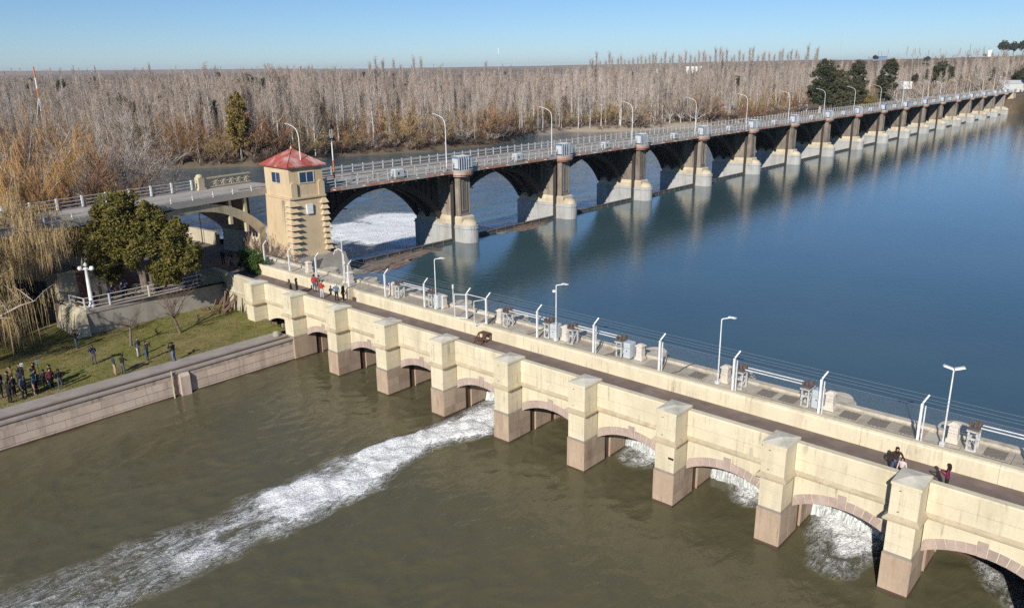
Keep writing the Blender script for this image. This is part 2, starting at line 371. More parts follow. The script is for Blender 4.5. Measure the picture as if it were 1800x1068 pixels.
M['w_canal'] = water('canal_water', (.102, .096, .053), .03, .62, 3.0, True, (1, .45, 1), .10, .03)
M['w_river'] = water('river_water', (.056, .110, .142), .06, .30, 1.3, True, (.35, .8, 1), .30, .08, 1.45)
M['w_res'] = water('reservoir_water', (.050, .098, .114), .03, 1.1, 4.2, False, (1, 1, 1), .019, .007, 1.6)
STREAM = [(-4.0, 6.0, 2.5, 1.1), (-4.2, 1.0, 2.5, 1.15), (-4.9, -5, 2.7, 1.2), (-4.8, -11.3, 2.9, .95), (-4.7, -17.4, 3.3, .62), (-5.0, -22.4, 3.8, .42), (-6.1, -28, 4.4, .32), (-9, -40, 6, .25)]
EXTRA = [[(8.4, 6.0, 2.4, .9), (8.2, 4.2, 2.0, .5)], [(15.4, 6.0, 2.2, .8), (16.2, 4.2, 1.6, .45)], [(22.0, 6.2, 2.8, 1.2), (22.3, 3.2, 2.6, .95), (22.6, .6, 2.0, .35)], [(29.5, 6, 2, .6), (30.4, 3.6, 1.6, .35)]]
def canal_z(X, Y):
    f = capsule(X + 2.4 * (fbm(X * .45, Y * .3, 4, 12) - .5), Y, STREAM)
    for e in EXTRA: f = np.maximum(f, capsule(X, Y, e))
    edge = fbm(X * .5, Y * .28, 4, 2)
    f = np.clip(f * (1 + 1.9 * (edge - .5)) - .05, 0, 1)
    wx = X + 1.6 * (fbm(X * .22, Y * .22, 3, 77) - .5) * 2; wy = Y + 1.6 * (fbm(X * .22 + 40, Y * .22, 3, 78) - .5) * 2
    rid = lambda a, b, sd: (1 - np.abs(2 * vnoise(a, b, sd) - 1)) ** 2
    amp = .55 + .9 * fbm(X * .09, Y * .09, 3, 79)
    z = .10 * (fbm(X * .35, Y * .3, 3, 21) - .5) + amp * (.075 * rid(wx * .85 + .25 * wy, wy * .42 - .3 * wx, 22) + .045 * rid(wx * 1.7 - .5 * wy, wy * .9 + .4 * wx, 23) + .02 * rid(wx * 3.1, wy * 1.9, 24)) - .06
    turb = fbm(X * .9, Y * .75, 5, 41)
    z = z + f * (.62 * (turb - .45) + .12 + .35 * (fbm(X * 2.2, Y * 1.7, 3, 45) - .5)) * np.clip(1.35 + Y * .03, .35, 1.35)
    return ZC + z, {'foam': f}
xs = np.concatenate([[-26.62], np.arange(-26.4, 36, .22), np.arange(36, 90, 3)]); ys = np.concatenate([np.arange(-140, -50, 5), np.arange(-50, -34, .6), np.arange(-34, 6.6, .22)])
tag(grid_mesh('canal_water', xs, ys, canal_z, M['w_canal'], Mx=MN), 'brown rippled canal water with a streak of white foam', kind='structure')
FOAMR = [[(8, 2, 6, .9), (9, 12, 9, 1.1), (4, 28, 13, 1.05), (-6, 40, 10, .9), (-24, 52, 9, .7)], [(14, 6, 6, 1.0), (16, 34, 9, 1.0)], [(-30, 60, 8, .35), (-55, 64, 9, .25)]]
def river_z(X, Y):
    f = np.zeros_like(X)
    for e in FOAMR: f = np.maximum(f, capsule(X, Y, e))
    f = np.clip(f * (1 + 1.4 * (fbm(X * .13, Y * .2, 4, 6) - .5)) - .05, 0, 1)
    f = np.maximum(f, .16 * sstep(.55, .75, fbm(X * .06, Y * .12, 4, 61)) * (Y < 90))
    return ZR + .25 * (fbm(X * .2, Y * .3, 4, 51) - .5) + f * .5 * (fbm(X * .5, Y * .6, 4, 71) - .4), {'foam': f}
xs = np.concatenate([np.arange(-420, -80, 12), np.arange(-80, 60, .8), np.arange(60, 440, 5)]); ys = np.concatenate([np.arange(.35, 80, .8), np.arange(80, 460, 6)])
tag(grid_mesh('river_water', xs, ys, river_z, M['w_river'], Mx=MF), 'blue-grey river below the dam, white with foam beside the tower', kind='structure')
def wpt(f, x, y): return ((MN if f == 'n' else MF) @ Vector((x, y, 0)))[:2]
pts = [wpt('n', -46, 8.45), wpt('n', 120, 8.45), wpt('n', 420, 8.45), (1500, 500), (900, 900), wpt('f', 420, .2), wpt('f', -24, .2)]
mb = MB(); mb.add([(x, y, 0) for x, y in pts], [tuple(range(len(pts)))])
tag(mb.obj('reservoir_water', M['w_res']), 'calm deep blue reservoir water behind the dam', kind='structure')

# lawn and terrace
t = NT('lawn'); a = t.noise(.5, 5, .62); b = t.noise(5, 4, .6); c = t.noise(.16, 3, .5)
col = t.mix(t.ramp(a, [(.36, 0), (.62, 1)]), (.105, .115, .028), (.24, .20, .085))
col = t.mix(t.ramp(c, [(.45, 0), (.62, 1)]), col, (.155, .165, .042)); col = t.mix(t.math('MULTIPLY', t.ramp(t.noise(.28, 5, .7), [(.52, 0), (.66, 1)]), .75), col, (.26, .20, .115)); col = t.mix(t.math('MULTIPLY', t.ramp(b, [(.4, 0), (.65, 1)]), .5), col, (.26, .20, .09))
t.set(col=col, rough=.95, spec=.1); t.bump(b, .05, .8); M['lawn'] = t.mat
def lawn_z(X, Y): return -.33 + .32 * np.clip((-28.4 - X) / 12.6, 0, 1.4) + .08 * (fbm(X * .3, Y * .3, 3, 4) - .5) * (X < -29), {}
tag(grid_mesh('lawn', np.concatenate([np.arange(-140, -60, 6), np.arange(-60, -28.3, .8)]), np.concatenate([np.arange(-90, -40, 5), np.arange(-40, 1.5, .8)]), lawn_z, M['lawn'], Mx=MN), 'sunlit winter lawn between the quay path and the terrace wall', kind='structure')
M['terr'] = surf('terrace_earth', (.17, .13, .105), .25, .5, .95, .02, 6, (.25, .19, .15), .4, .6)
TER = [wpt('n', -41.05, -12.2), wpt('n', -41.05, 1.3), wpt('n', -40.2, 1.3), wpt('n', -40.2, 8.4), wpt('f', -21.9, -1.6), wpt('f', -21.9, 6.5), wpt('f', -28, 15), wpt('f', -28.3, 25), wpt('f', -45, 60), wpt('f', -130, 90), wpt('n', -140, -12.9), wpt('n', -46, -12.9), wpt('n', -45, -12.2)]
mb = MB(); mb.prism(TER, -7, 2.27); tag(mb.obj('terrace', M['terr']), 'shaded earth terrace of the riverside park', kind='structure')
# ================================================================ canal headworks
HW = tag(empty('canal_headworks', MN), 'long cream arched canal headworks with capped piers, walkway and low parapets', 'headworks')
XR = lambda i: (i - 5) * NS
XL = lambda i: XR(i) - NWD
P0, P1 = 0, 12
def grooved(mb, x0, x1, y0, y1, zs, mi=0, g=.012, d=.018):   # stacked courses with recessed joints
    mb.box(x0 + d, x1 - d, y0 + d, y1, zs[0], zs[-1], mi)
    for a, b in zip(zs[:-1], zs[1:]): mb.box(x0, x1, y0, y1 - .004, a + g / 2, b - g / 2, mi)
def pier_meshes():
    w = NWD; L = {}
    mb = MB()
    for (ya, yb, ins) in ((0, 2.37, 0), (3.0, 4.8, .0), (5.3, 8.38, 0)): mb.box(-w + ins, -ins, ya, yb, -7, -.42)
    L['lower_shaft'] = mb.mesh('lower_shaft', M['pink'])
    L['waterline'] = MB().box(-w - .02, .02, -.02, 2.36, ZC - .3, ZC + .13).box(-w - .02, .02, 3.01, 4.79, ZC - .3, ZC + .13).mesh('waterline', M['wet'])
    mb = MB(); mb.box(-w + .13, -.13, 2.36, 3.01, -7, -.43); mb.box(-w + .13, -.13, 4.79, 5.31, -7, -.43); L['stoplog_groove'] = mb.mesh('stoplog_groove', M['wet'])
    mb = MB(); mb.frus((-w - .015, .015, -.015, 1.6), (-w + .05, -.05, .05, 1.6), -.42, -.30); L['tide_band'] = mb.mesh('tide_band', M['band'])
    mb = MB(); grooved(mb, -w + .05, -.05, .05, 1.62, [-.30, .2, .79, 1.5]); L['shaft'] = mb.mesh('shaft', M['cream'])
    mb = MB(); mb.box(-w - .17, .17, -.17, 1.46, 1.5, 1.60); mb.frus((-w - .17, .17, -.17, 1.46), (-w + .03, -.03, .03, 1.46), 1.60, 1.77); L['ledge'] = mb.mesh('ledge', M['cream_dirty'])
    mb = MB(); grooved(mb, -w + .03, -.03, .03, 1.9, [1.77, 2.42, 3.28, 3.40]); L['upper_shaft'] = mb.mesh('upper_shaft', M['cream'])
    mb = MB(); mb.box(-w - .012, .012, -.012, 1.86, 3.40, 3.53, 1)
    cx, cy = -w / 2, .86
    mb.add([(-w - .015, -.015, 3.533), (.015, -.015, 3.533), (.015, 1.86, 3.533), (-w - .015, 1.86, 3.533), (cx, cy, 3.70)], [(0, 1, 4), (1, 2, 4), (2, 3, 4), (3, 0, 4)]); L['cap'] = mb.mesh('cap', [M['cap'], M['cream']])
    pts = [(-w / 2 + .98 * math.cos(q), 8.38 + .95 + 1.25 * math.sin(q)) for q in [math.pi * k / 10 for k in range(11)]]
    mb = MB(); mb.prism([(-w / 2 + .9, 8.3)] + pts + [(-w / 2 - .9, 8.3)], -7, 2.62); mb.prism([(-w / 2 + .98, 8.44)] + [(x + (.07 if x > -w / 2 else -.07), y + .07) for x, y in pts] + [(-w / 2 - .98, 8.44)], 2.62, 2.82)
    mb.prism([(-w / 2 + .9, 8.3)] + pts + [(-w / 2 - .9, 8.3)], 2.82, 3.16, 0, [(-w / 2 + .8, 8.3)] + [(-w / 2 + (x + w / 2) * .9, 8.38 + (y - 8.38) * .93) for x, y in pts] + [(-w / 2 - .8, 8.3)])
    L['nose'] = mb.mesh('nose', M['platform'])
    L['bracket'] = MB().box(-w / 2 - .28, -w / 2 - .18, .008, .06, 3.12, 3.16).mesh('bracket', M['rust'])
    return L
PM = pier_meshes()
blk = [MB().ext([(0, 0), (a, .0), (a, .66), (0, .66)], 0, .016, 'x').mesh('block', surf('pier_block%d' % k_, (.44, .335, .25), .12, 1.0, .85, .012, 8, (.24, .16, .115), .7, .6, True, orand=.22, drip=.7)) for k_, a in enumerate((1.15, .86))]
for i in range(P0, P1):
    pr = link('pier', PM['shaft'], HW, loc=(XR(i), 0, 0))
    for k in ('lower_shaft', 'waterline', 'stoplog_groove', 'tide_band', 'ledge', 'upper_shaft', 'cap', 'nose', 'bracket'):
        if i == 0 and k in ('stoplog_groove', 'waterline'): continue
        link(k, PM[k], pr)
    link('bracket', PM['bracket'], pr, loc=(0, .004, -1.14))
    if i > 1:
        for r_ in range(4):
            for a_, yy in ((0, .03), (0, 1.2), (1, 3.03), (1, 3.91)):
                link('block', blk[a_], pr, loc=(-.004, yy, -1.09 - .68 * r_))
# bay: vaulted wall, string course, parapet, voussoirs
def arc(n=18, half=2.605, z0=-.5, z1=.27):
    s = z1 - z0; Rr = (half * half + s * s) / (2 * s); a0 = math.asin(half / Rr); zc = z1 - Rr
    return [(Rr * math.sin(a0 * (2 * k / n - 1)), zc + Rr * math.cos(a0 * (2 * k / n - 1))) for k in range(n + 1)], Rr, zc, a0
A, AR, AZ, A0 = arc()
def bay_meshes():
    L = {}; h = 2.6055
    mb = MB(); y0, y1 = 1.5, 6.0
    for (xa, za), (xb, zb) in zip(A[:-1], A[1:]):
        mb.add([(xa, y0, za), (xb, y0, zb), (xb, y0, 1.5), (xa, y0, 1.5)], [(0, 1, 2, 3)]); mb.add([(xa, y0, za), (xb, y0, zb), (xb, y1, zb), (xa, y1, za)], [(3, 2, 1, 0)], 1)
    L['spandrel_wall_or_shade'] = mb.mesh('spandrel_wall_or_shade', [M['cream'], M['wet']])
    mb = MB(); mb.ext([(1.24, 1.5), (1.24, 1.60), (1.38, 1.76), (1.9, 1.76), (1.9, 1.5)], -h, h, 'x'); L['string_course'] = mb.mesh('string_course', M['cream_dirty'])
    mb = MB(); mb.box(-h, h, 1.37, 1.84, 1.76, 2.42); mb.box(-h, h, 1.40, 1.83, 2.42, 2.44)
    mb.ext([(1.36, 2.44), (1.36, 3.28), (1.42, 3.345), (1.78, 3.36), (1.845, 3.30), (1.845, 2.44)], -h, h, 'x'); L['parapet'] = mb.mesh('parapet', M['cream'])
    return L
BM = bay_meshes()
NV = 13; VM = []
for k in range(NV):
    a, b = A0 * (2 * k / NV - 1) + .004, A0 * (2 * (k + 1) / NV - 1) - .004; key = k == NV // 2
    r1 = AR + (.80 if key else .55); pr = .05 if key else .03
    mb = MB(); q = [(AR * math.sin(a), AZ + AR * math.cos(a)), (AR * math.sin(b), AZ + AR * math.cos(b)), (r1 * math.sin(b), AZ + r1 * math.cos(b)), (r1 * math.sin(a), AZ + r1 * math.cos(a))]
    q = [(max(-2.6, min(2.6, x)), z) for x, z in q]
    mb.ext(q, 1.5 - pr, 1.72, 'y'); VM.append(mb.mesh('voussoir', M['voussoir']))
for i in range(P0, P1 - 1):
    cx = (XR(i) + XL(i + 1)) / 2
    sw = link('spandrel_wall_or_shade', BM['spandrel_wall_or_shade'], HW, loc=(cx, 0, 0))
    for k in ('string_course', 'parapet'): link(k, BM[k], HW, loc=(cx, 0, 0))
    if i > 0:
        for v in VM: link('voussoir', v, sw)
# left end of the wall, standing on the lawn
mb = MB(); x0, x1 = -41.0, XL(0); mb.box(x0, x1, 1.5, 1.9, -1, 1.5); mb.ext([(1.24, 1.5), (1.24, 1.60), (1.38, 1.76), (1.9, 1.76), (1.9, 1.5)], x0, x1, 'x')
mb.ext([(1.36, 1.76), (1.36, 3.26), (1.42, 3.34), (1.78, 3.36), (1.845, 3.30), (1.845, 1.76)], x0 - 2.2, x1, 'x'); mb.obj('end_wall', M['cream_old'], HW)
# continuous pieces
LX0, LX1 = -46.0, XR(P1 - 1)
mb = MB(); mb.box(-40.1, LX1, 1.85, 5.5, 1.72, 2.30); mb.obj('walkway', M['asphalt'], HW)
def opp(xa, xb, name='reservoir_parapet', y=5.45):
    mb = MB(); mb.ext([(y, 1.7), (y + .05, 3.16), (y + .1, 3.26), (y + .22, 3.315), (y + .56, 3.315), (y + .68, 3.24), (y + .68, 1.7)], xa, xb, 'x')
    return mb.obj(name, M['cream'], HW)
js = [-45.0, -40, -33.5, -28.2, -25.15]; js2 = [-23.95, -17, -10.1, -3.3, 3.0, 9.8, 15.2, 21.8, 28.6, 35, LX1]
for J in (js, js2):
    for a, b in zip(J[:-1], J[1:]): opp(a + .006, b - .006)
mb = MB(); mb.box(-46, LX1, 6.1, 8.42, 2.4, 3.14); mb.box(-46, LX1, 8.0, 8.42, -7, 2.4); mb.obj('platform_base', M['platform'], HW)
mb = MB(); mb.ext([(7.95, 3.14), (7.99, 3.36), (8.46, 3.36), (8.5, 3.14)], -46, LX1, 'x'); mb.obj('kerb', M['platform'], HW)
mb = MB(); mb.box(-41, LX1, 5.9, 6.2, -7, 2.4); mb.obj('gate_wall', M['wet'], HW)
grate = NT('iron_grate'); ch = grate.n.new('ShaderNodeTexChecker'); ch.inputs['Scale'].default_value = 9; grate.l(grate.co.outputs['Object'], ch.inputs[0])
grate.set(col=grate.mix(ch.outputs[1], (.27, .22, .155), (.12, .098, .075)), rough=.8); M['grate'] = grate.mat
sm = [MB().box(0, w, 0, 1.72, 0, .05, 0, .012).mesh('platform_slab', M['slab']) for w in (1.28, 1.06)]; gm = MB().box(0, 1.0, .25, 1.35, 0, .055, 0, .01).mesh('grate_panel', M['grate'])
for i in range(1, P1 - 1):
    x = XR(i) + .12; k = 0
    while x < XL(i + 1) - 1.1:
        me = sm[(k + i) % 2]; w = 1.28 if me is sm[0] else 1.06
        link('platform_slab', me, HW, loc=(x, 6.17, 3.14 + .004 * ((k * 7 + i) % 3)))
        x += w + .022; k += 1
for x in (20.1, 21.7, 23.4, 15.0, 16.4, 27.6, 29.4, 3.9, -8.6, 10.2): link('grate_panel', gm, HW, loc=(x, 6.3, 3.17))
# falling water and gate leaves in the bays
t = NT('falling_water'); a = t.noise(5, 7, .75, stretch=(1.6, 1, .16), dist=.8, world=False)
t.set(col=t.mix(t.ramp(a, [(.4, 0), (.6, 1)]), (.20, .22, .20), (.86, .88, .88)), rough=.4); t.bump(a, .18, .9); M['fall'] = t.mat
for bx, s in ((22.4, 1.0), (-4.0, .95), (8.8, .7), (15.7, .7)):
    mb = MB(); n = 20; rows = []
    for r in range(7):
        k = r / 6; y = 5.9 - 1.5 * k * s; z = -.25 - 2.5 * k * k
        rows.append([(-2.55 + 5.1 * j / n, y + .10 * math.sin(j * 2.3 + r) * k, z + .06 * math.cos(j * 1.7 + r * 2)) for j in range(n + 1)])
    mb.add([p for q in rows for p in q], [(r * (n + 1) + j, r * (n + 1) + j + 1, (r + 1) * (n + 1) + j + 1, (r + 1) * (n + 1) + j) for r in range(6) for j in range(n)])
    o = mb.obj('falling_water', M['fall'], None, True); o.matrix_world = MN @ Matrix.Translation((bx, 0, 0))
    tag(o, {22.4: 'broad white sheet of falling water under the arch nearest the right edge', -4.0: 'white water pouring from the arch that feeds the foam streak', 8.8: 'small white fall in the arch left of the black mark on a pier', 15.7: 'white fall half hidden by the pier third from the right'}[bx], 'waterfall')
mb = MB()
for k in range(3): mb.lathe([(.075, 0), (.075, .02)], 8, (k * .12 - .1, 0, k * .01))
me = mb.mesh('painted_mark', M['black']); o = link('painted_mark', me, HW, mw=Matrix.Translation((XR(7) - .28, .045, .62)) @ Matrix.Rotation(math.pi / 2, 4, 'X'))

# ------------------------------------------------ quay wall with blocks
QW = tag(empty('quay_wall', MN), 'pinkish block quay wall rising from the canal below the lawn path', 'wall')
mb = MB(); mb.box(-28.0, -26.64, -90, 1.5, -7, -.62); mb.box(-26.9, -26.64, 1.5, 6.0, -7, -.6); mb.obj('core', M['wet'], QW)
zq = [-2.9, -2.25, -1.62, -1.0]; bl = 1.72
qm = [MB().ext([(0, 0), (.10, .01), (.07, h - .012), (0, h)], 0, bl - .022, 'y').mesh('block', M['quay']) for h in (.65, .63, .62)]
for r in range(3):
    y = -36.0 + (r % 2) * .8
    while y < (5.4 if r < 3 else 1.5):
        link('block', qm[r], QW, loc=(-26.66, y, zq[r])); y += bl
mb = MB(); mb.ext([(-26.68, -1.0), (-26.585, -.995), (-26.60, -.58), (-26.68, -.58)], -90, 1.3, 'y'); mb.obj('stained_course', M['quay_top'], QW)
MB().box(-26.7, -26.53, -90, 1.3, ZC - .3, ZC + .12).obj('waterline', M['wet'], QW)
mb = MB(); mb.box(-27.02, -26.50, -90, -.05, -.58, -.44); mb.obj('ledge', M['path'], QW)
mb = MB(); mb.box(-27.32, -27.02, -90, -.05, -.60, -.40); mb.obj('gutter', M['wet'], QW)
mb = MB(); mb.box(-27.5, -27.32, -90, -.05, -.58, -.27); mb.obj('coping', M['path'], QW)
mb = MB(); mb.box(-26.62, -26.3, -10.9, -10.1, -7, -.9); mb.frus((-26.62, -26.3, -10.9, -10.1), (-26.62, -26.55, -10.9, -10.1), -.9, -.6); mb.obj('buttress', M['quay'], QW)
o = MB().tube([(-26.45, -11.5, -2.9), (-26.45, -11.5, -.2)], .07, 8).obj('drain_pipe', M['cream_old'], QW)
mb = MB(); y = -90
while y < -.1: mb.box(-28.9, -27.504, y, min(y + 2.98, -.06), -.5, -.27); y += 3.0
o = mb.obj('quay_path', M['path']); o.matrix_world = MN; tag(o, 'grey concrete path along the top of the quay', kind='structure')
o = MB().lathe([(.34, 0), (.36, .1), (.27, .42), (.20, .5)], 12).obj('mooring_bollard', M['concrete'], None, True); o.matrix_world = MN @ Matrix.Translation((-27.75, -.95, -.27)); tag(o, 'squat concrete mooring bollard at the foot of the first pier', 'bollard')

# ------------------------------------------------ fence on the platform
FN = tag(empty('chain_link_fence', MN), 'chain link fence with bent white posts and barbed wire along the platform', 'fence')
post = MB().box(-.062, .062, -.062, .062, 0, 2.15).tube([(0, 0, 2.1), (.02, .02, 2.2), (.22, .28, 2.62)], .05, 6).mesh('post', M['white'])
brace = MB().box(-.03, .03, -.03, .03, 0, 2.05).mesh('stay', M['white'])
FP = [-40.4, -35.7, -31.0, -25.75, -20.37, -15.1, -9.96, -7.74, -2.41, 2.86, 8.31, 13.68, 19.13, 24.54, 29.9, 35.3]
FZ = 3.26; FYY = 6.08
for k, x in enumerate(FP):
    q = link('post', post, FN, loc=(x, FYY, FZ))
    if x > 1: link('stay', brace, q, loc=(.17, .05, 0))
def panel(w, h):
    mb = MB(); s = .085; t2 = .0023
    n = int((w + h) / s)
    for d in (1, -1):
        for k in range(n + 1):
            c = -h + k * s if d == 1 else k * s
            xa, za = c, 0.0; xb, zb = c + d * h, h
            if d == 1:
                if xa < 0: za += -xa; xa = 0
                if xb > w: zb -= (xb - w); xb = w
            else:
                if xa > w: za += xa - w; xa = w
                if xb < 0: zb -= -xb; xb = 0
            if zb - za < .02: continue
            mb.add([(xa - t2, .004 * d, za), (xa + t2, .004 * d, za), (xb + t2, .004 * d, zb), (xb - t2, .004 * d, zb)], [(0, 1, 2, 3)])
    for z in (.02, h / 2, h): mb.box(0, w, -.004, .004, z - .005, z + .005)
    return mb
M['wire'] = paint('fence_wire', (.26, .28, .30), .5)
for a, b in zip(FP[:-1], FP[1:]):
    if abs(a + 9.96) < .01: continue
    panel(b - a - .12, 1.95).obj('mesh_panel', M['wire'], FN, loc=(a + .06, FYY, FZ + .08))
for k, (dx, dz) in enumerate(((.05, 2.27), (.12, 2.42), (.21, 2.6))):
    for seg in ((FP[0], FP[6]), (FP[7], FP[-1])): MB().tube([(seg[0] + dx, FYY + dx * 1.2, FZ + dz), (seg[1] + dx, FYY + dx * 1.2, FZ + dz)], .0065, 4).obj('barbed_wire', M['wire'], FN)
# open gate in the fence
def leaf(name, ang, x):
    mb = MB(); w, h = 1.05, 2.0
    for (a, b) in (((0, 0), (0, h)), ((w, 0), (w, h)), ((0, .02), (w, .02)), ((0, h), (w, h)), ((0, 1.0), (w, 1.0))): mb.tube([(a[0], 0, a[1]), (b[0], 0, b[1])], .03, 5)
    e = nEmpty('fence_gate', x, FYY, FZ + .06, ang); mb.obj('frame', M['white'], e); panel(w, h).obj('mesh_panel', M['wire'], e); return e
tag(leaf('l', R(-150), -9.93), 'white gate leaf swung open left of the fence gap', 'gate', 'fence gate leaves')
tag(leaf('r', R(-110), -7.78), 'white gate leaf swung open right of the fence gap', 'gate', 'fence gate leaves')
MB().tube([(-9.96, FYY, FZ + 2.12), (-7.74, FYY, FZ + 2.12)], .03, 5).obj('gate_header', M['white'], FN)

# ------------------------------------------------ white pillars, hoists, cabinets, lamps on the platform
mb = MB(); mb.box(-.30, .30, -.30, .30, 0, .22); mb.frus((-.24, .24, -.24, .24), (-.22, .22, -.22, .22), .22, .98); mb.box(-.29, .29, -.29, .29, .98, 1.06); mb.frus((-.27, .27, -.27, .27), (-.1, .1, -.1, .1), 1.06, 1.18)
pil = mb.mesh('pillar', surf('pillar_plaster', (.72, .64, .54), .1, 2, .85, .008, 12, (.4, .33, .27), 1.2, .4)); box_m = MB().box(-.09, .09, 0, .06, 0, .22).mesh('junction_box', M['black'])
PL = [-34.0, -20.8 - 6.3, -20.7, -14.0, -7.25, -.55, 6.08, 12.6, 19.37, 26.0, 32.7]
pn = ['nearest the red tower', 'second from the red tower', 'behind the couple at the parapet gap', 'beside the lamp left of the open fence gate', 'just right of the open fence gate', 'between the two middle gate hoists', 'right of the middle pair of hoists', 'behind the tall lamp in mid platform', 'beside the rounded pier end at right', 'behind the rightmost lamp', 'beyond the right edge']
for x, nm in zip(PL, pn):
    if x > 30: continue
    e = nEmpty('stone_pillar', x, 7.25, 3.19); link('shaft', pil, e); link('junction_box', box_m, e, loc=(.12, .30, .7)); tag(e, 'short white capped pillar on the platform ' + nm, 'pillar', 'white pillars on the platform')
def stand_mesh():
    mb = MB()
    for s in (-1, 1):
        for y in (-.32, .32): mb.box(s * .2 - .05, s * .2 + .05, y - .05, y + .05, 0, 1.1)
    for y in (-.32, .32): mb.box(-.2, .2, y - .04, y + .04, .62, .72); mb.box(-.25, .25, y - .06, y + .06, 0, .06)
    mb.box(-.3, .3, -.48, .48, 1.1, 1.17); mb.tube([(.2, -.32, .1), (.2, .32, 1.0)], .025, 4); mb.tube([(-.2, .32, .1), (-.2, -.32, 1.0)], .025, 4); return mb.mesh('stand', M['hoistgrey'])
def gear_mesh():
    mb = MB()
    for x, y, r in ((-.18, -.25, .20), (.02, -.1, .16), (.2, .15, .24)):
        o = len(mb.v); mb.lathe([(r * .4, -.05), (r, -.04), (r, .04), (r * .4, .05)], 14)
        for i in range(o, len(mb.v)): vx, vy, vz = mb.v[i]; mb.v[i] = (x + vz, y + vx, 1.36 + vy)
    mb.box(-.26, .26, -.36, .36, 1.17, 1.29); mb.box(-.12, .12, .1, .42, 1.2, 1.52); mb.tube([(-.3, 0, 1.36), (.36, 0, 1.36)], .05, 6); return mb.mesh('gear', M['rust'])
SM, GM = stand_mesh(), gear_mesh()
HP = [(-19.4, -15.0, 'left end of the platform beside the lone lamp'), (-6.2, -1.95, 'just right of the open fence gate'), (.3, 4.65, 'in the middle of the platform'), (13.8, 18.05, 'right of the tall lone lamp'), (27.0, 31.3, 'at the right edge of the picture')]
for a, b, nm in HP:
    e = nEmpty('gate_hoist', a, 7.0, 3.19); tag(e, 'rusty gate hoist with twin rods ' + nm, 'hoist', 'gate hoists on the platform')
    for x in (0, b - a):
        s = link('stand', SM, e, loc=(x, 0, 0)); link('gear', GM, s)
    for y in (-.22, .22): MB().tube([(.3, y, 1.36), (b - a - .3, y, 1.36)], .038, 6).obj('drive_rod', M['white'], e)
CB = [(-14.2, .0, 'beside the lone lamp near the platform\'s left end'), (-1.3, 0, 'next to the lamp with the bracket arm'), (5.35, .0, 'right of the middle twin-rod hoist'), (18.75, 0, 'left of the rounded pier end at right')]
cbm = MB().box(-.27, .27, -.36, .36, .12, 1.22, 0, .04).mesh('cabinet_body', M['cabinet']); cbd = MB().box(-.29, -.27, -.3, .3, .2, 1.12).mesh('door', M['cabinet']); cbp = MB().box(-.2, .2, -.25, .25, 0, .12).mesh('foot', M['concrete']); cbh = MB().box(-.04, .04, -.385, -.36, .6, .66).mesh('handle', M['black'])
for x, y, nm in CB:
    e = nEmpty('electrical_cabinet', x, 6.95, 3.19); link('body', cbm, e); link('door', cbd, e); link('foot', cbp, e); link('handle', cbh, e); tag(e, 'pale grey electrical cabinet ' + nm, 'cabinet', 'cabinets on the platform')
def lamp(x, y, h, kind, label):
    e = nEmpty('lamp_post', x, y, 3.19, 0); MB().box(-.13, .13, -.13, .13, 0, .2).obj('base', M['white'], e)
    MB().tube([(0, 0, .15), (0, 0, h)], [.05, .036], 8).obj('pole', M['white'], e)
    if kind == 'arm': MB().tube([(0, 0, h), (.05, .05, h + .05), (.55, .5, h + .14)], .035, 6).obj('arm', M['white'], e); MB().box(.25, .75, .33, .55, h + .1, h + .16).obj('lamp_head', M['white'], e)
    if kind == 'two':
        for s in (-1, 1): MB().frus((.05, .55, -.15, .15), (.05, .5, -.1, .1), 0, .08).obj('lamp_head', M['white'], e, mw=Matrix.Translation((0, 0, h)) @ Matrix.Rotation(R(20 if s > 0 else 200), 4, 'Z') @ Matrix.Rotation(R(-18), 4, 'Y'))
    if kind == 'tee': MB().box(-.8, .8, -.06, .06, h, h + .07).obj('lamp_head', M['white'], e)
    if kind == 'cam': MB().lathe([(.05, 0), (.12, .05), (.1, .18)], 10, (-.22, 0, h - .5)).obj('camera_dome', M['white'], e)
    return tag(e, label, 'lamp', 'thin lamps on the platform')
lamp(-27.6, 6.9, 4.75, 'tee', 'thin white lamp post with a straight crossbar nearest the tower')
lamp(-14.2, 6.6, 4.35, 'arm', 'thin white lamp post with a short bent arm left of the fence gate')
q = lamp(-1.0, 6.6, 4.3, 'arm', 'thin white lamp post with a camera bracket above the paired hoists'); MB().lathe([(.05, 0), (.13, .05), (.11, .2)], 10, (-.2, 0, 3.75)).obj('camera_dome', M['white'], q)
lamp(12.35, 6.65, 4.35, 'arm', 'thin white lamp post standing alone left of the right-hand hoist')
lamp(25.7, 6.4, 4.35, 'two', 'white lamp post with two flat heads near the right edge')
mb = MB(); mb.tube([(0, 0, 0), (0, 0, 2.4), (.1, .1, 2.8), (.4, .4, 3.0), (.75, .75, 2.8), (.85, .85, 2.4)], .045, 6); e = nEmpty('hooked_pipe', -28.8, 7.9, 3.19, R(150)); mb.obj('pipe', M['white'], e); MB().lathe([(.02, -.18), (.16, -.06), (.16, .06), (.02, .18)], 10, (.0, 0, 1.6)).obj('valve', M['white'], e); tag(e, 'white pipe bent over like a hook beside the crossbar lamp', 'pipe')
o = MB().tube([(0, 0, 0), (0, 0, 1.75)], .05, 8).lathe([(.09, 1.75), (.09, 2.1)], 8).obj('level_gauge', M['hoistgrey']); o.matrix_world = MN @ Matrix.Translation((-13.2, 7.7, 3.19)); tag(o, 'slim grey gauge post behind the white pillar left of the open gate', 'gauge post')
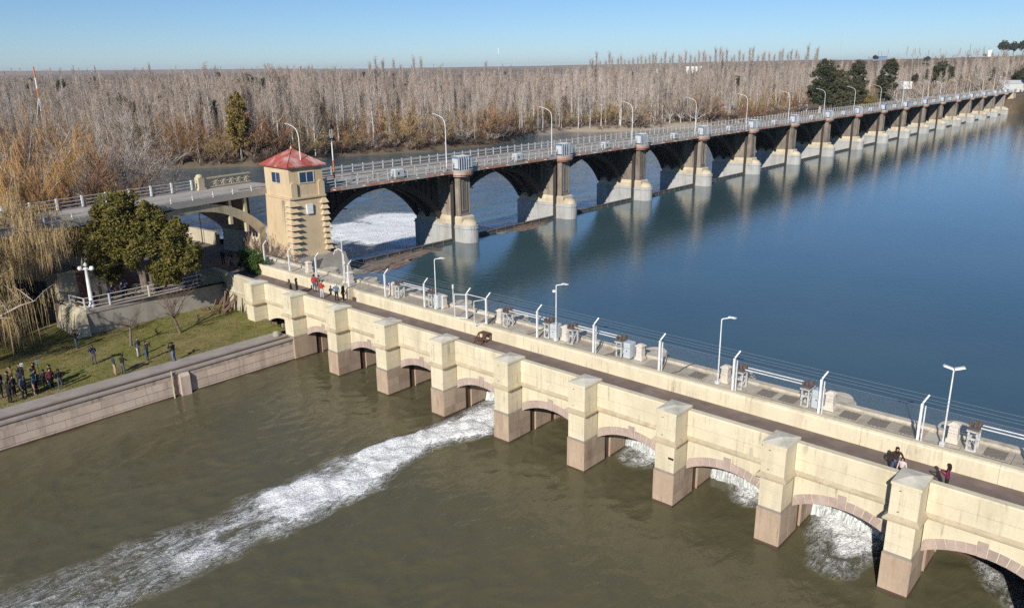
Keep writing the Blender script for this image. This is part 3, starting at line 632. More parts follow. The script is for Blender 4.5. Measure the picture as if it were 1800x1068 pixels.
for x in (-8.6, 3.7, 9.2, -3.6):
    o = MB().tube([(x, 6.3, 3.23), (x + .2, 6.9, 3.24), (x + .1, 7.6, 3.23), (x + .35, 7.95, 3.4), (x + .5, 8.5, 3.4)], .03, 5).obj('black_cable', M['cable']); o.matrix_world = MN
    tag(o, {-8.6: 'black cable lying across the platform at the open fence gate', 3.7: 'black cable left of the middle right-hand hoist stand', 9.2: 'black cable beside the first rusty slabs', -3.6: 'black cable behind the middle fence post'}[x], 'cable')
# wooden steps on the walkway
e = nEmpty('wooden_steps', -6.9, 4.95, 2.3, R(0)); tag(e, 'small brown wooden step stool on the walkway below the open gate', 'steps')
MB().box(-.42, .42, -.3, .3, .66, .72).obj('top_board', M['wood'], e)
MB().box(-.40, .40, -.85, -.5, .34, .39).obj('tread', M['wood'], e)
for s in (-1, 1):
    MB().ext([(-.95, 0), (-.85, 0), (-.22, .66), (-.34, .66)], s * .38 - .03, s * .38 + .03, 'x').obj('side_rail', M['wood'], e)
    for y in (-.25, .25): MB().box(s * .36 - .035, s * .36 + .035, y - .035, y + .035, 0, .66).obj('leg', M['wood'], e)
MB().box(-.36, .36, .22, .26, .3, .36).obj('brace', M['wood'], e)
# ================================================================ dam bridge
D = 23.0; NP = 17
DB = tag(empty('dam_bridge', MF), 'long dark arched dam bridge on grey piers with rounded noses crossing the river', 'bridge')
def dam_pier():
    L = {}; n = 10; Rn = 1.35
    nose = lambda r, y0, yc: [(r * math.cos(math.pi + math.pi * k / n), yc + r * math.sin(math.pi + math.pi * k / n)) for k in range(n + 1)]
    def plan(r, g=0): return nose(r, 0, -1.5) + [(r, 0.0), (-r, 0.0)]
    mb = MB(); mb.prism(plan(Rn), -7, 1.92); mb.prism(plan(Rn + .09), 1.92, 2.08); mb.prism(plan(Rn + .02), 2.08, 2.38); mb.box(-1.0, 1.0, -.02, .62, -7, 2.3)
    mb.box(-Rn, Rn, .6, 8.2, -7, 1.92); mb.box(-Rn - .08, Rn + .08, .6, 8.3, 1.92, 2.08); mb.box(-Rn, Rn, .6, 8.2, 2.08, 2.38)
    for y in (-1.5,): mb.box(-Rn - .03, Rn + .03, y - .04, y + .04, -1, 1.93)
    L['base'] = mb.mesh('base', M['pier_grey'])
    mb = MB(); mb.box(-1.28, 1.28, -1.35, -.02, 2.38, 3.35); mb.frus((-1.28, 1.28, -1.35, -.02), (-1.1, 1.1, -1.2, -.02), 3.35, 3.6)
    rows = []
    for j in range(6):
        ph = math.pi / 2 * j / 5; rr = math.cos(ph); z = 2.38 + .82 * math.sin(ph)
        rows.append([(1.25 * (.25 + .75 * rr) * math.cos(math.pi + math.pi * k / n), -1.3 + 1.4 * rr * math.sin(math.pi + math.pi * k / n), z) for k in range(n + 1)])
    mb.add([p for q in rows for p in q], [(j * (n + 1) + k, j * (n + 1) + k + 1, (j + 1) * (n + 1) + k + 1, (j + 1) * (n + 1) + k) for j in range(5) for k in range(n)])
    mb.box(-1.28, 1.28, .62, 7.9, 2.38, 3.0); mb.frus((-1.28, 1.28, .62, 7.9), (-.95, .95, .62, 7.6), 3.0, 3.5); L['cream_top'] = mb.mesh('cream_top', M['pier_cream'])
    mb = MB(); mb.box(-1.12, 1.12, -.78, -.08, 3.5, 9.1); mb.box(-.70, .70, -.1, .7, 2.3, 9.1); mb.box(-.8, .8, .64, 7.8, 3.4, 9.3); L['column'] = mb.mesh('column', M['pier_col'])
    mb = MB(); fr = [(-.72, 3.65), (.72, 3.65), (.72, 8.9), (-.72, 8.9)]
    mb.box(-1.02, 1.02, -.80, -.785, 3.62, 8.95); L['panel'] = mb.mesh('panel', M['col_panel'])
    mb = MB()
    for s in (-1, 1): mb.box(s * .92 - .09, s * .92 + .09, -.88, -.80, 3.7, 8.9)
    mb.box(-1.0, 1.0, -.88, -.80, 3.7, 3.84); mb.box(-1.0, 1.0, -.88, -.80, 8.76, 8.9)
    for s in (-1, 1): mb.box(s * .45 - .06, s * .45 + .06, -.87, -.80, 4.3, 8.0)
    mb.tube([(.45 * math.cos(a), -.84, 8.0 + .45 * math.sin(a)) for a in [math.pi * k / 8 for k in range(9)]], .045, 4); mb.box(-.45, .45, -.87, -.80, 4.25, 4.34)
    L['panel_frame'] = mb.mesh('panel_frame', M['pier_col'])
    mb = MB(); c = [(1.75 * math.cos(math.pi + math.pi * k / 12), -.5 + 1.25 * math.sin(math.pi + math.pi * k / 12)) for k in range(13)]
    mb.prism(c + [(1.75, .4), (-1.75, .4)], 9.28, 9.62, 0); mb.prism([(x * .9, y * .9) for x, y in c] + [(1.5, .4), (-1.5, .4)], 9.05, 9.28, 0); L['balcony'] = mb.mesh('balcony', M['fascia_red'])
    mb = MB(); mb.prism(c + [(1.75, .4), (-1.75, .4)], 9.62, 9.98); L['balcony_top'] = mb.mesh('balcony_top', M['deck'])
    mb = MB(); mb.box(-1.42, -1.3, .02, .58, -4, 8.8); L['gate_guide'] = mb.mesh('gate_guide', M['rib'])
    return L
DP = dam_pier(); PC = lambda i: (i - 1) * D + .56
for i in range(1, NP + 1):
    p = link('dam_pier', DP['base'], DB, loc=(PC(i), 0, 0))
    for k in ('cream_top', 'column', 'panel', 'panel_frame', 'balcony', 'balcony_top', 'gate_guide'):
        if i > 12 and k in ('panel_frame', 'gate_guide'): continue
        link(k, DP[k], p)
# arches
def arch_rib(y, dep=.75, th=.45, n=22, half=10.15, z0=2.9, z1=8.35):
    mb = MB(); s = z1 - z0; Rr = (half * half + s * s) / (2 * s); a0 = math.asin(half / Rr); zc = z1 - Rr
    P = [a0 * (2 * k / n - 1) for k in range(n + 1)]
    for a, b in zip(P[:-1], P[1:]):
        q = [(Rr * math.sin(a), zc + Rr * math.cos(a)), (Rr * math.sin(b), zc + Rr * math.cos(b)), ((Rr + dep) * math.sin(b), zc + (Rr + dep) * math.cos(b)), ((Rr + dep) * math.sin(a), zc + (Rr + dep) * math.cos(a))]
        mb.ext(q, y - th / 2, y + th / 2, 'y')
    return mb, Rr + dep, zc
r1, RE, ZE = arch_rib(3.2); ribs = [r1] + [arch_rib(y)[0] for y in (5.5, 7.8)]; rib_me = [m.mesh('arch_rib', M['rib']) for m in ribs]
vault = MB(); NVt = 22; Pv = []
for k in range(NVt + 1):
    xx = -10.1 + 20.2 * k / NVt; Pv.append((xx, ZE + math.sqrt(max(0, RE * RE - xx * xx)) - .3))
for (xa, za), (xb, zb) in zip(Pv[:-1], Pv[1:]): vault.ext([(xa, za), (xb, zb), (xb, zb + .15), (xa, za + .15)], 3.45, 7.55, 'y')
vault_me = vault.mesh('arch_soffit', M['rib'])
bars = MB(); x = -9.9
while x < 10:
    z = ZE + math.sqrt(max(0, RE * RE - x * x)) - .1
    for y in (3.2, 7.8): bars.box(x - .12, x + .12, y - .16, y + .16, z, 9.45)
    if abs(x) > 3.6: bars.box(x, x + .95, 3.22, 3.3, z - .3, 9.45)
    x += .95
for k in range(-4, 5):
    xx = k * 2.4; z = ZE + math.sqrt(RE * RE - xx * xx) - .5; bars.tube([(xx, 3.2, z), (xx + .6, 7.8, z)], .07, 4); bars.tube([(xx, 7.8, z), (xx + 1.6, 3.2, z)], .06, 4)
bar_me = bars.mesh('spandrel_bars', M['rib'])
gmb = MB(); gmb.box(-10.2, 10.2, .14, .42, -5, .30); gmb.box(-10.2, 10.2, .05, .52, .30, .40)
for k in range(11): gmb.box(-10 + 2 * k - .06, -10 + 2 * k + .06, .02, .14, -1, .3)
gate_me = gmb.mesh('sluice_gate', surf('gate_steel', (.10, .095, .09), .3, 1, .7, .008, 8, (.2, .17, .14), .8, .5))
und = MB()
for y in (1.2, 3.2, 5.5, 7.8): und.box(-11.5, 11.5, y - .18, y + .18, 9.0, 9.46)
for k in range(12): und.box(-11 + 2 * k - .1, -11 + 2 * k + .1, -.45, 8.6, 9.15, 9.45)
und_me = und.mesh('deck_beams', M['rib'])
for i in range(1, NP + 2):
    xc = PC(i) - D / 2
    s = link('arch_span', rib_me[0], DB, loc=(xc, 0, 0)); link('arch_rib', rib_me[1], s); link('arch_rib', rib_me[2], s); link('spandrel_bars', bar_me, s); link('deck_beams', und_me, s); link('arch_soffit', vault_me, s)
    link('sluice_gate', gate_me, DB, loc=(xc, 0, 0))
XA, XB = -22.3, PC(NP) + D + 3
MB().box(XA, XB, -.5, 8.75, 9.45, 9.9).obj('deck_slab', M['deck'], DB)
MB().box(XA, XB, 3.0, 8.3, 9.9, 9.915).obj('roadway', M['road'], DB)
MB().box(XA, XB, 2.5, 2.95, 9.9, 10.1).obj('kerb', M['concrete'], DB); MB().box(XA, XB, 8.35, 8.72, 9.9, 10.12).obj('kerb', M['concrete'], DB)
MB().box(-29, XB, 5.4, 5.5, 9.92, 9.98).obj('road_rail', M['rust'], DB); MB().box(-29, XB, 6.9, 7.0, 9.92, 9.98).obj('road_rail', M['rust'], DB)
fm = MB().box(0, 1.98, -.56, -.50, 9.48, 9.86).mesh('fascia_panel', M['fascia']); fm2 = MB().box(0, 1.98, -.56, -.50, 9.5, 9.84).mesh('fascia_panel', M['fascia_red'])
x = XA + .3; k = 0
while x < XB - 2 and k < 130:
    link('fascia_panel', fm2 if (k * 7919) % 5 < 3 else fm, DB, loc=(x, 0, 0)); x += 2.0; k += 1
mb = MB(); mb.box(x, XB, -.56, -.5, 9.48, 9.86); mb.obj('fascia_panel', M['fascia'], DB)
for j in range(26):   # small cantilever brackets
    MB().box(-.05, .05, -1.0, -.5, 9.62, 9.72).obj('bracket', M['rail'], DB, loc=(XA + 1.2 + j * 4.4, 0, 0))
def railing(y, z0, h, sp, name, label, x0, x1, nsep, rails, pw=.05):
    e = tag(empty(name, MF), label, 'railing', 'railings on the dam bridge')
    pm = MB().box(-pw, pw, y - pw, y + pw, z0, z0 + h).mesh('post', M['rail']); rest = MB(); x = x0; k = 0
    while x < x1:
        if k < nsep: link('post', pm, e, loc=(x, 0, 0))
        else: rest.box(x - pw, x + pw, y - pw, y + pw, z0, z0 + h)
        x += sp; k += 1
    if rest.v: tag(rest.obj('far_posts', M['rail'], e), kind='stuff')
    for zz in rails: MB().box(x0, x1, y - .035, y + .035, z0 + zz - .04, z0 + zz + .04).obj('rail', M['rail'], e)
    return e
railing(-.42, 9.9, 1.05, 1.62, 'bridge_railing', 'pale grey railing along the reservoir edge of the dam bridge', XA, XB - 4, 120, (.35, .68, 1.02))
railing(2.42, 9.9, 1.0, 2.4, 'bridge_railing', 'grey railing between the gate walkway and the road on the dam bridge', XA, XB - 4, 90, (.5, .97), .045)
railing(8.62, 9.9, 1.3, 1.75, 'bridge_railing', 'tall thin railing along the far edge of the dam bridge', XA - 1, XB - 4, 120, (.55, .95, 1.1), .06)
# housings above the piers and winch boxes between them
hb = MB().box(-1.35, 1.35, -.65, .65, .12, 1.7, 0, .12).mesh('housing_body', M['bluebox']); hd = MB().box(.1, 1.25, -.70, -.655, .2, 1.5).mesh('panel', M['glassy']); hs = MB().box(-1.4, -1.36, -.55, .55, .2, 1.5).mesh('side_panel', M['whitebox'])
hoop = MB().tube([(0, -.85, 0), (0, -.85, 1.55), (0, -.7, 1.8), (0, -.2, 1.86), (0, .6, 1.84)], .05, 5).mesh('guard_hoop', M['rail']); hroof = MB().box(-1.25, 1.25, -.6, .6, 1.7, 1.75).mesh('roof', M['whitebox'])
wb = MB().box(-.75, .75, -.45, .45, .2, 1.2, 0, .15).mesh('winch_body', M['whitebox']); wd = MB().lathe([(.2, 0), (.2, .3)], 10).mesh('winch_drum', M['rust']); wf = MB().box(-.7, .7, -.4, .4, 0, .2).mesh('winch_foot', M['concrete']); wp = MB().box(-.12, .12, -.47, -.452, .5, .8).mesh('plate', M['black'])
ords = ['first', 'second', 'third', 'fourth', 'fifth', 'sixth', 'seventh', 'eighth', 'ninth', 'tenth', 'eleventh', 'twelfth', 'thirteenth', 'fourteenth', 'fifteenth', 'sixteenth', 'seventeenth', 'eighteenth']
for i in range(1, NP + 1):
    e = fEmpty('machine_housing', PC(i), -.55, 9.98); tag(e, 'blue and white machine housing with guard hoops over the %s bridge pier from the tower' % ords[i - 1], 'housing', 'machine housings on the dam bridge')
    link('body', hb, e); link('panel', hd, e); link('side_panel', hs, e); link('roof', hroof, e)
    for k in range(5 if i < 9 else 0): link('guard_hoop', hoop, e, loc=(-1.45 + .45 * k, 0, 0))
for i in range(1, NP + 2):
    e = fEmpty('winch_box', PC(i) - 11.6 + (.6 if i > 1 else .2), -.2, 9.92); tag(e, 'rounded white winch box midway along the %s bridge span from the tower' % ords[i - 1], 'winch box', 'winch boxes on the dam bridge')
    link('body', wb, e); link('foot', wf, e)
    if i < 8: link('drum', wd, e, mw=Matrix.Translation((.75, -.1, .7)) @ Matrix.Rotation(math.pi / 2, 4, 'Y')); link('plate', wp, e, loc=(-.2, 0, 0))
def road_lamp():
    mb = MB(); mb.tube([(0, 0, 0), (0, 0, 5.9), (0, .12, 6.5), (0, .45, 6.95), (0, 1.0, 7.2), (0, 2.2, 7.5)], [.075, .05, .045, .042, .04, .036], 7); a = mb.mesh('pole', M['white'])
    b = MB().box(-.1, .1, 1.9, 2.5, 7.45, 7.53).mesh('lamp_head', M['whitebox']); c = MB().box(-.16, .16, -.16, .16, 0, .25).mesh('foot', M['whitebox']); return a, b, c
la, lb, lc = road_lamp()
for i in range(0, NP + 1):
    e = fEmpty('road_lamp', PC(i) - 2.4, .1, 9.9, R(random.uniform(-4, 4))); tag(e, 'tall curved-arm road lamp beside the tower' if i == 0 else 'tall curved-arm road lamp left of the %s machine housing from the tower' % ords[i - 1], 'lamp', 'road lamps on the dam bridge')
    link('pole', la, e); link('lamp_head', lb, e); link('foot', lc, e)
e = fEmpty('siren_mast', -19.8, .9, 9.9); tag(e, 'orange and white siren mast with black horns beside the tower', 'mast')
MB().tube([(0, 0, 0), (0, 0, 3.0)], .085, 8).obj('orange_section', M['orange'], e); MB().tube([(0, 0, 3.0), (0, 0, 5.4)], .075, 8).obj('white_section', M['white'], e)
for k in range(4): MB().lathe([(.06, 0), (.10, .2), (.24, .42)], 8).obj('horn', M['black'], e, mw=Matrix.Translation((0, 0, 5.5)) @ Matrix.Rotation(k * math.pi / 2, 4, 'Z') @ Matrix.Rotation(math.pi / 2, 4, 'X'))
for k in (-1, 1): MB().tube([(k * .14, 0, 5.4), (k * .14, 0, 6.6)], .04, 5).obj('antenna', M['rail'], e)
# far abutment
e = fEmpty('far_abutment', PC(NP) + 18.5, 0, 0); tag(e, 'sloping cream abutment block at the far end of the dam bridge', 'abutment')
MB().frus((-3.2, 5, -2.4, 9), (-1.2, 5, -.8, 9), -3, 9.6).obj('wall', M['pier_cream'], e); MB().box(-1.3, 5, -1.0, -.6, 9.62, 11.2).obj('parapet', M['pier_cream'], e); MB().frus((-5, -3.2, -1, 8), (-3.9, -3.2, 0, 8), -3, 2.6).obj('plinth', M['pier_grey'], e)

# ================================================================ tower
TX0, TX1, TY0, TY1 = -26.98, -22.68, -.44, 5.06
TM = MF @ Matrix.Translation((-27.33, -.79, 0)) @ Matrix.Rotation(R(-4), 4, 'Z') @ Matrix.Translation((27.33, .79, 0))
TW = tag(empty('gatehouse_tower', TM), 'square ochre gatehouse tower with red hipped roof and toothed corner stones', 'tower')
mb = MB(); mb.frus((TX0 - .45, TX1 + .15, TY0 - .38, TY1), (TX0 - .12, TX1 + .02, TY0 - .08, TY1), 2.2, 9.2); mb.obj('battered_wall', M['tower'], TW)
MB().box(TX0 - .22, TX1 + .14, TY0 - .26, TY1, 9.2, 9.42).obj('string_course', M['tower'], TW)
MB().box(TX0, TX1, TY0, TY1, 9.42, 12.75).obj('upper_wall', M['tower'], TW)
rx0, rx1, ry0, ry1 = TX0 - .35, TX1 + .35, TY0 - .35, TY1 + .35; cx, cy = (rx0 + rx1) / 2, (ry0 + ry1) / 2
mb = MB(); mb.box(rx0, rx1, ry0, ry1, 12.72, 12.84); mb.add([(rx0 - .04, ry0 - .04, 12.84), (rx1 + .04, ry0 - .04, 12.84), (rx1 + .04, ry1 + .04, 12.84), (rx0 - .04, ry1 + .04, 12.84), (cx, cy, 14.55)], [(0, 1, 4), (1, 2, 4), (2, 3, 4), (3, 0, 4), (3, 2, 1, 0)])
rf = mb.obj('roof', M['roof'], TW); MB().lathe([(.08, 0), (.14, .12), (.05, .3), (.02, .45)], 10, (cx, cy, 14.5)).obj('finial', M['tower'], rf)
for q in ((rx0, ry0), (rx1, ry0), (rx1, ry1), (rx0, ry1)): MB().tube([(q[0], q[1], 12.87), (cx, cy, 14.6)], .05, 5).obj('hip_ridge', M['roof'], rf)
fe = MB(); 
for j in range(1, 9):   # standing seams on front and left slopes
    k = j / 9
    for side in ('f', 'l'):
        if side == 'f': b0 = (rx0 + (rx1 - rx0) * k, ry0, 12.86)
        else: b0 = (rx0, ry0 + (ry1 - ry0) * k, 12.86)
        m = 1 - abs(2 * k - 1); t0 = (b0[0] + (cx - b0[0]) * m if side == 'l' else b0[0], b0[1] + (cy - b0[1]) * m if side == 'f' else b0[1], 12.86 + 1.69 * m)
        fe.tube([b0, t0], .018, 4)
fe.obj('roof_seams', M['roof'], rf)
def qblock(zb, w, d):   # projecting pyramid-like quoin: broad at top
    return None
for cxn in (0, 1):
    for k in range(9):
        z = 3.0 + k * .68; ins = (9.2 - z) / 7 * 1
        xw = (TX0 - .12 - .33 * ins) if cxn == 0 else (TX1 + .02 + .13 * ins); yw = TY0 - .08 - .30 * ins
        a = .78; mb = MB()
        if cxn == 0: mb.frus((xw - .30, xw + 1.05, yw - .42, yw + .95), (xw - .05, xw + .40, yw - .04, yw + .4), z + .04, z + .62)
        else: mb.frus((xw - .80, xw + .26, yw - .42, yw + .95), (xw - .36, xw + .05, yw - .04, yw + .4), z + .04, z + .62)
        mb.obj('quoin', M['tower'], TW)
for xx in (TX0 + .42, TX1 - .35):   # pilaster heads
    mb = MB(); n = 8; pr = [(xx - .38, 9.42), (xx + .38, 9.42)] + [(xx + .38 * math.cos(math.pi * k / n), 10.75 + .38 * math.sin(math.pi * k / n)) for k in range(n + 1)]
    mb.ext(pr, TY0 - .22, TY0 + .02, 'y'); mb.obj('pilaster_head', M['tower'], TW)
def window(name, M0, w, h):
    f = MB(); f.box(-w / 2 - .1, w / 2 + .1, -.07, .02, -h / 2 - .1, -h / 2); f.box(-w / 2 - .1, w / 2 + .1, -.07, .02, h / 2, h / 2 + .1); f.box(-w / 2 - .1, -w / 2, -.07, .02, -h / 2, h / 2); f.box(w / 2, w / 2 + .1, -.07, .02, -h / 2, h / 2); f.box(-.035, .035, -.05, .02, -h / 2, h / 2)
    o = f.obj('window', M['cream'], TW, mw=M0)
    for s in (-1, 1): MB().box(min(s * .035, s * w / 2), max(s * .035, s * w / 2), -.02, -.008, -h / 2, h / 2).obj('pane', M['glass'], o)
window('front', Matrix.Translation((cx + .05, TY0, 11.55)), 1.75, 1.15); window('left', Matrix.Translation((TX0, cy + .1, 11.5)) @ Matrix.Rotation(-math.pi / 2, 4, 'Z'), 1.9, 1.15)
MB().box(cx - .38, cx + .38, TY0 - .36, TY0 - .1, 7.4, 8.5).obj('white_box', M['white'], TW)
for k in range(4): MB().tube([(TX0 - .3, TY0 + 1.1 + k * .22, 2.4), (TX0 - .18, TY0 + 1.1 + k * .2, 9.0)], .06 - .008 * k, 5).obj('conduit', M['pier_col' if k % 2 else 'cream_old'], TW)
mb = MB(); mb.frus((-27.6, -20.2, -3.4, -.7), (-27.3, -21.3, -1.9, -.7), -4, 2.55); mb.box(-27.7, -20.1, -3.5, -.65, -.1, .25); mb.obj('plinth', M['concrete'], TW)
MB().frus((-22.4, -20.4, -2.4, 5.5), (-22.0, -21.4, -1.2, 5.0), -7, 3.2).obj('foot', M['concrete'], TW)
# ================================================================ approach bridge
AM = MF @ Matrix.Translation((-27.3, 4.95, 0)) @ Matrix.Rotation(R(8.5), 4, 'Z') @ Matrix.Rotation(math.pi, 4, 'Z')   # x runs left, y towards the camera side negative
AP = tag(empty('approach_bridge', AM), 'pale concrete arched approach bridge running left from the tower', 'bridge')
W_ = 6.9   # deck from y=0 (camera side) to y=-W_ in this frame (far side)
MB().box(-4.5, 60, -W_, 0, 9.45, 9.85).obj('deck', M['road'], AP); MB().box(-4.5, 60, -.0, .12, 9.35, 9.98).obj('edge_beam', M['deck'], AP); MB().box(-4.5, 60, -W_ - .12, -W_, 9.35, 10.0).obj('edge_beam', M['deck'], AP)
MB().box(-4.5, 60, -1.2, -.002, 9.85, 10.0).obj('pavement', M['path'], AP)
def arib(y0, y1):
    mb = MB(); half, z0, z1 = 8.6, 4.8, 8.6; s = z1 - z0; Rr = (half * half + s * s) / (2 * s); a0 = math.asin(half / Rr); zc = z1 - Rr; n = 20; c = 9.2
    for k in range(n):
        a, b = a0 * (2 * k / n - 1), a0 * (2 * (k + 1) / n - 1); e1 = .75 + .45 * abs(2 * k / n - 1); e2 = .75 + .45 * abs(2 * (k + 1) / n - 1)
        mb.ext([(c + Rr * math.sin(a), zc + Rr * math.cos(a)), (c + Rr * math.sin(b), zc + Rr * math.cos(b)), (c + (Rr + e2) * math.sin(b), zc + (Rr + e2) * math.cos(b)), (c + (Rr + e1) * math.sin(a), zc + (Rr + e1) * math.cos(a))], y0, y1, 'y')
    return mb
arib(-.55, -.1).obj('arch_rib', M['cream_old'], AP); arib(-W_ + .1, -W_ + .55).obj('arch_rib', M['cream_old'], AP); arib(-W_ + .6, -.6).obj('arch_slab', M['concrete'], AP)
for xx in (2.3, 4.4, 14.0, 16.2): MB().box(xx - .18, xx + .18, -.5, -.14, 6.6 if abs(xx - 9.2) < 6 else 5.4, 9.4).obj('spandrel_column', M['cream_old'], AP)
spandrel_shade = MB(); hf, z0_, z1_ = 8.6, 4.8, 8.6; Rq = (hf * hf + (z1_ - z0_) ** 2) / (2 * (z1_ - z0_))  # added dark sheet in the open spandrels, standing in for the deck's shade
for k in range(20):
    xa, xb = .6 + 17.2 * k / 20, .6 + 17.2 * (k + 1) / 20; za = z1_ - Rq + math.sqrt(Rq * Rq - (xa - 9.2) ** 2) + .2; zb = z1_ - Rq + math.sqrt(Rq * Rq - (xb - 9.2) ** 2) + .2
    spandrel_shade.add([(xa, -1.6, za), (xb, -1.6, zb), (xb, -1.6, 9.45), (xa, -1.6, 9.45)], [(0, 1, 2, 3)])
spandrel_shade.obj('spandrel_wall_or_shade', M['rib'], AP)
mb = MB(); mb.frus((17.4, 21.5, -W_ + .1, -.1), (17.9, 21.2, -W_ + .1, -.1), 1.5, 9.4); mb.obj('abutment', M['cream_old'], AP)
mb = MB(); mb.frus((-.2, 1.2, -W_ + .1, -.1), (-.2, .7, -W_ + .1, -.1), -7, 5.6); mb.obj('springing', M['cream_old'], AP)
MB().box(33, 36, -W_ + .1, -.1, -1, 9.4).obj('abutment', M['cream_old'], AP)
pm = MB().box(-.05, .05, -.05, .05, 0, 1.0).mesh('post', M['white']); pm2 = MB().box(-.09, .09, -.09, .09, 0, 1.15).mesh('post', M['white'])
for k in range(18):
    link('post', pm, AP, loc=(1.4 + 2.6 * k, .06, 9.6))
    link('post', pm2, AP, loc=(4.2 + 2.6 * k, -W_ - .02, 9.95))
for z in (10.05, 10.4): MB().tube([(0, .06, z + .15), (48, .06, z + .15)], .03, 5).obj('rail', M['rail'], AP)
for z in (10.3, 10.65, 11.0): MB().tube([(3.4, -W_ - .02, z), (48, -W_ - .02, z)], .035, 5).obj('rail', M['rail'], AP)
mb = MB(); mb.box(2.6, 3.4, -W_ - .45, -W_ + .25, 9.7, 11.3); mb.lathe([(.42, 0), (.38, .2), (.2, .36)], 10, (3.0, -W_ - .1, 11.28)); mb.box(2.45, 3.55, -W_ - .5, -W_ + .35, 9.7, 10.05); mb.obj('end_post', M['lattice'], AP)
LT = MB(); y = -W_ - .08; LT.box(-4.3, 2.6, y - .12, y + .12, 11.0, 11.16); LT.box(-4.3, 2.6, y - .12, y + .12, 9.95, 10.1); lat = LT.obj('lattice_frame', M['lattice'], AP)
for k in range(6):
    xc = -3.7 + 1.12 * k
    for a in range(4): MB().tube([(-.5 * math.cos(a * math.pi / 4), 0, -.45 * math.sin(a * math.pi / 4)), (.5 * math.cos(a * math.pi / 4), 0, .45 * math.sin(a * math.pi / 4))], .05, 4).obj('lattice_bar', M['lattice'], lat, loc=(xc, y, 10.55))
# ================================================================ park
def wall_n(name, mb, mat, label, cat='wall'): o = mb.obj(name, mat); o.matrix_world = MN; return tag(o, label, cat)
RW = tag(empty('retaining_wall', MN), 'shaded concrete retaining wall between lawn and terrace', 'wall')
mb = MB(); mb.ext([(-41.35, -1.5), (-40.85, -1.5), (-41.0, 1.95), (-41.35, 1.95)], -12.2, 1.3, 'y'); mb.obj('wall_body', M['concrete'], RW); MB().box(-41.45, -40.93, -12.2, 1.3, 1.95, 2.3).obj('coping', M['path'], RW)
mb = MB(); mb.frus((-45.6, -40.2, -13.6, -12.2), (-45.4, -40.9, -12.9, -12.2), -1, 2.0); mb.frus((-45.4, -40.9, -12.9, -11.6), (-45.3, -41.6, -12.4, -11.6), 2.0, 2.42); mb.obj('end_block', M['cream_old'], RW)
# corner block where the headworks wall turns
e = tag(empty('corner_wall', MN), 'mossy rounded corner wall above the log pile', 'wall')
mb = MB(); n = 8; pts = [(-41.0, 1.9), (-43.3, 1.9)] + [(-43.3 - .6 * math.sin(math.pi / 2 * k / n), 1.2 + .7 * math.cos(math.pi / 2 * k / n)) for k in range(n + 1)][1:] + [(-43.9, -.2), (-42.6, -.9), (-41.0, -.9)]
mb.prism(pts[::-1], -.6, 3.2, 0, [(-42.4 + (x + 42.4) * .9, .5 + (y - .5) * .88) for x, y in pts[::-1]]); mb.obj('wall_body', surf('mossy_plaster', (.24, .225, .14), .3, .9, .9, .02, 6, (.08, .085, .045), .6, .6, True), e)
# terrace railing
TR = tag(empty('terrace_railing', MN), 'white pipe railing along the terrace edge above the lawn', 'railing')
pts = [(-43.6, -12.5), (-41.25, -12.1), (-41.2, -9.9), (-41.2, -6.2), (-41.2, -3.0), (-41.4, -.7)]
for x, y in pts: MB().box(-.05, .05, -.05, .05, 0, 1.08).obj('post', M['white'], TR, loc=(x, y, 2.3))
for z in (2.55, 2.95, 3.36): MB().tube([(x, y, z) for x, y in pts], .03, 5).obj('rail', M['white'], TR)
e = nEmpty('gate_post', -41.8, -.95, 2.3); MB().tube([(0, 0, 0), (0, 0, 2.2)], .07, 6).obj('post', M['rail'], e); MB().box(-1.3, 0, -.03, .03, 1.9, 1.98).obj('arm', M['rail'], e); tag(e, 'tall grey gate post at the end of the terrace railing', 'post')
for k, (x, y) in enumerate(((-50.6, 2.0), (-49.2, 2.6))):
    o = MB().tube([(0, 0, 0), (0, 0, 1.15)], .05, 6).tube([(0, 0, 1.12), (.9 * (1 - k), .2, 1.12)], .04, 5).obj('barrier_post', M['rail']); o.matrix_world = MN @ Matrix.Translation((x, y, 2.27)); tag(o, ['thin steel barrier post in shade left of the tripod', 'thin steel barrier frame nearer the tripod'][k], 'barrier')
# white globe lamp
e = nEmpty('globe_lamp', -41.7, -11.3, 2.27); tag(e, 'white park lamp post with twin globes beside the terrace railing', 'lamp')
MB().lathe([(.3, 0), (.3, .25), (.2, .4), (.16, 2.6), (.13, 3.6), (.2, 3.7), (.2, 3.8)], 12).obj('column', M['white'], e, True)
for s in (-1, 1): MB().tube([(0, 0, 3.6), (s * .3, s * .25, 3.62)], .04, 5).obj('arm', M['white'], e); MB().lathe([(.01, -.22), (.16, -.17), (.23, 0), (.16, .17), (.01, .22)], 12, (s * .42, s * .35, 3.72)).obj('globe', M['globe'], e, True)
MB().lathe([(.02, -.2), (.2, 0), (.02, .25)], 10, (0, 0, 4.05)).obj('finial', M['white'], e, True)
# bridge abutment wedge and brown planter wall beside the lamp
e = nEmpty('wedge_abutment', -46.4, -10.6, 0); tag(e, 'cream and brown sloping abutment wall under the approach bridge', 'abutment')
MB().frus((-3.0, 1.0, -2.2, -.2), (-2.6, .3, -1.8, -.2), -1, 5.0).obj('cream_face', M['cream_old'], e)
MB().frus((-3.0, 1.0, -.2, 5.5), (-2.6, .3, -.2, 4.5), 1.5, 5.0).obj('brown_face', surf('brown_plaster', (.20, .085, .06), .2, .8, .9, .01, 8, (.1, .05, .04), .5, .5, True), e)
o = MB().prism([(-46.2, -12.5), (-49.0, -9.0), (-62, -4), (-95, -14), (-80, -27), (-51.2, -14.6), (-47.0, -12.7)], 4.1, 5.02).obj('lower_deck', surf('lower_road', (.34, .26, .215), .2, .4, .95, .01, 6, (.2, .15, .12), .35, .6)); o.matrix_world = MN; tag(o, 'brown paved lower road slab seen through the willow at left', 'road slab')
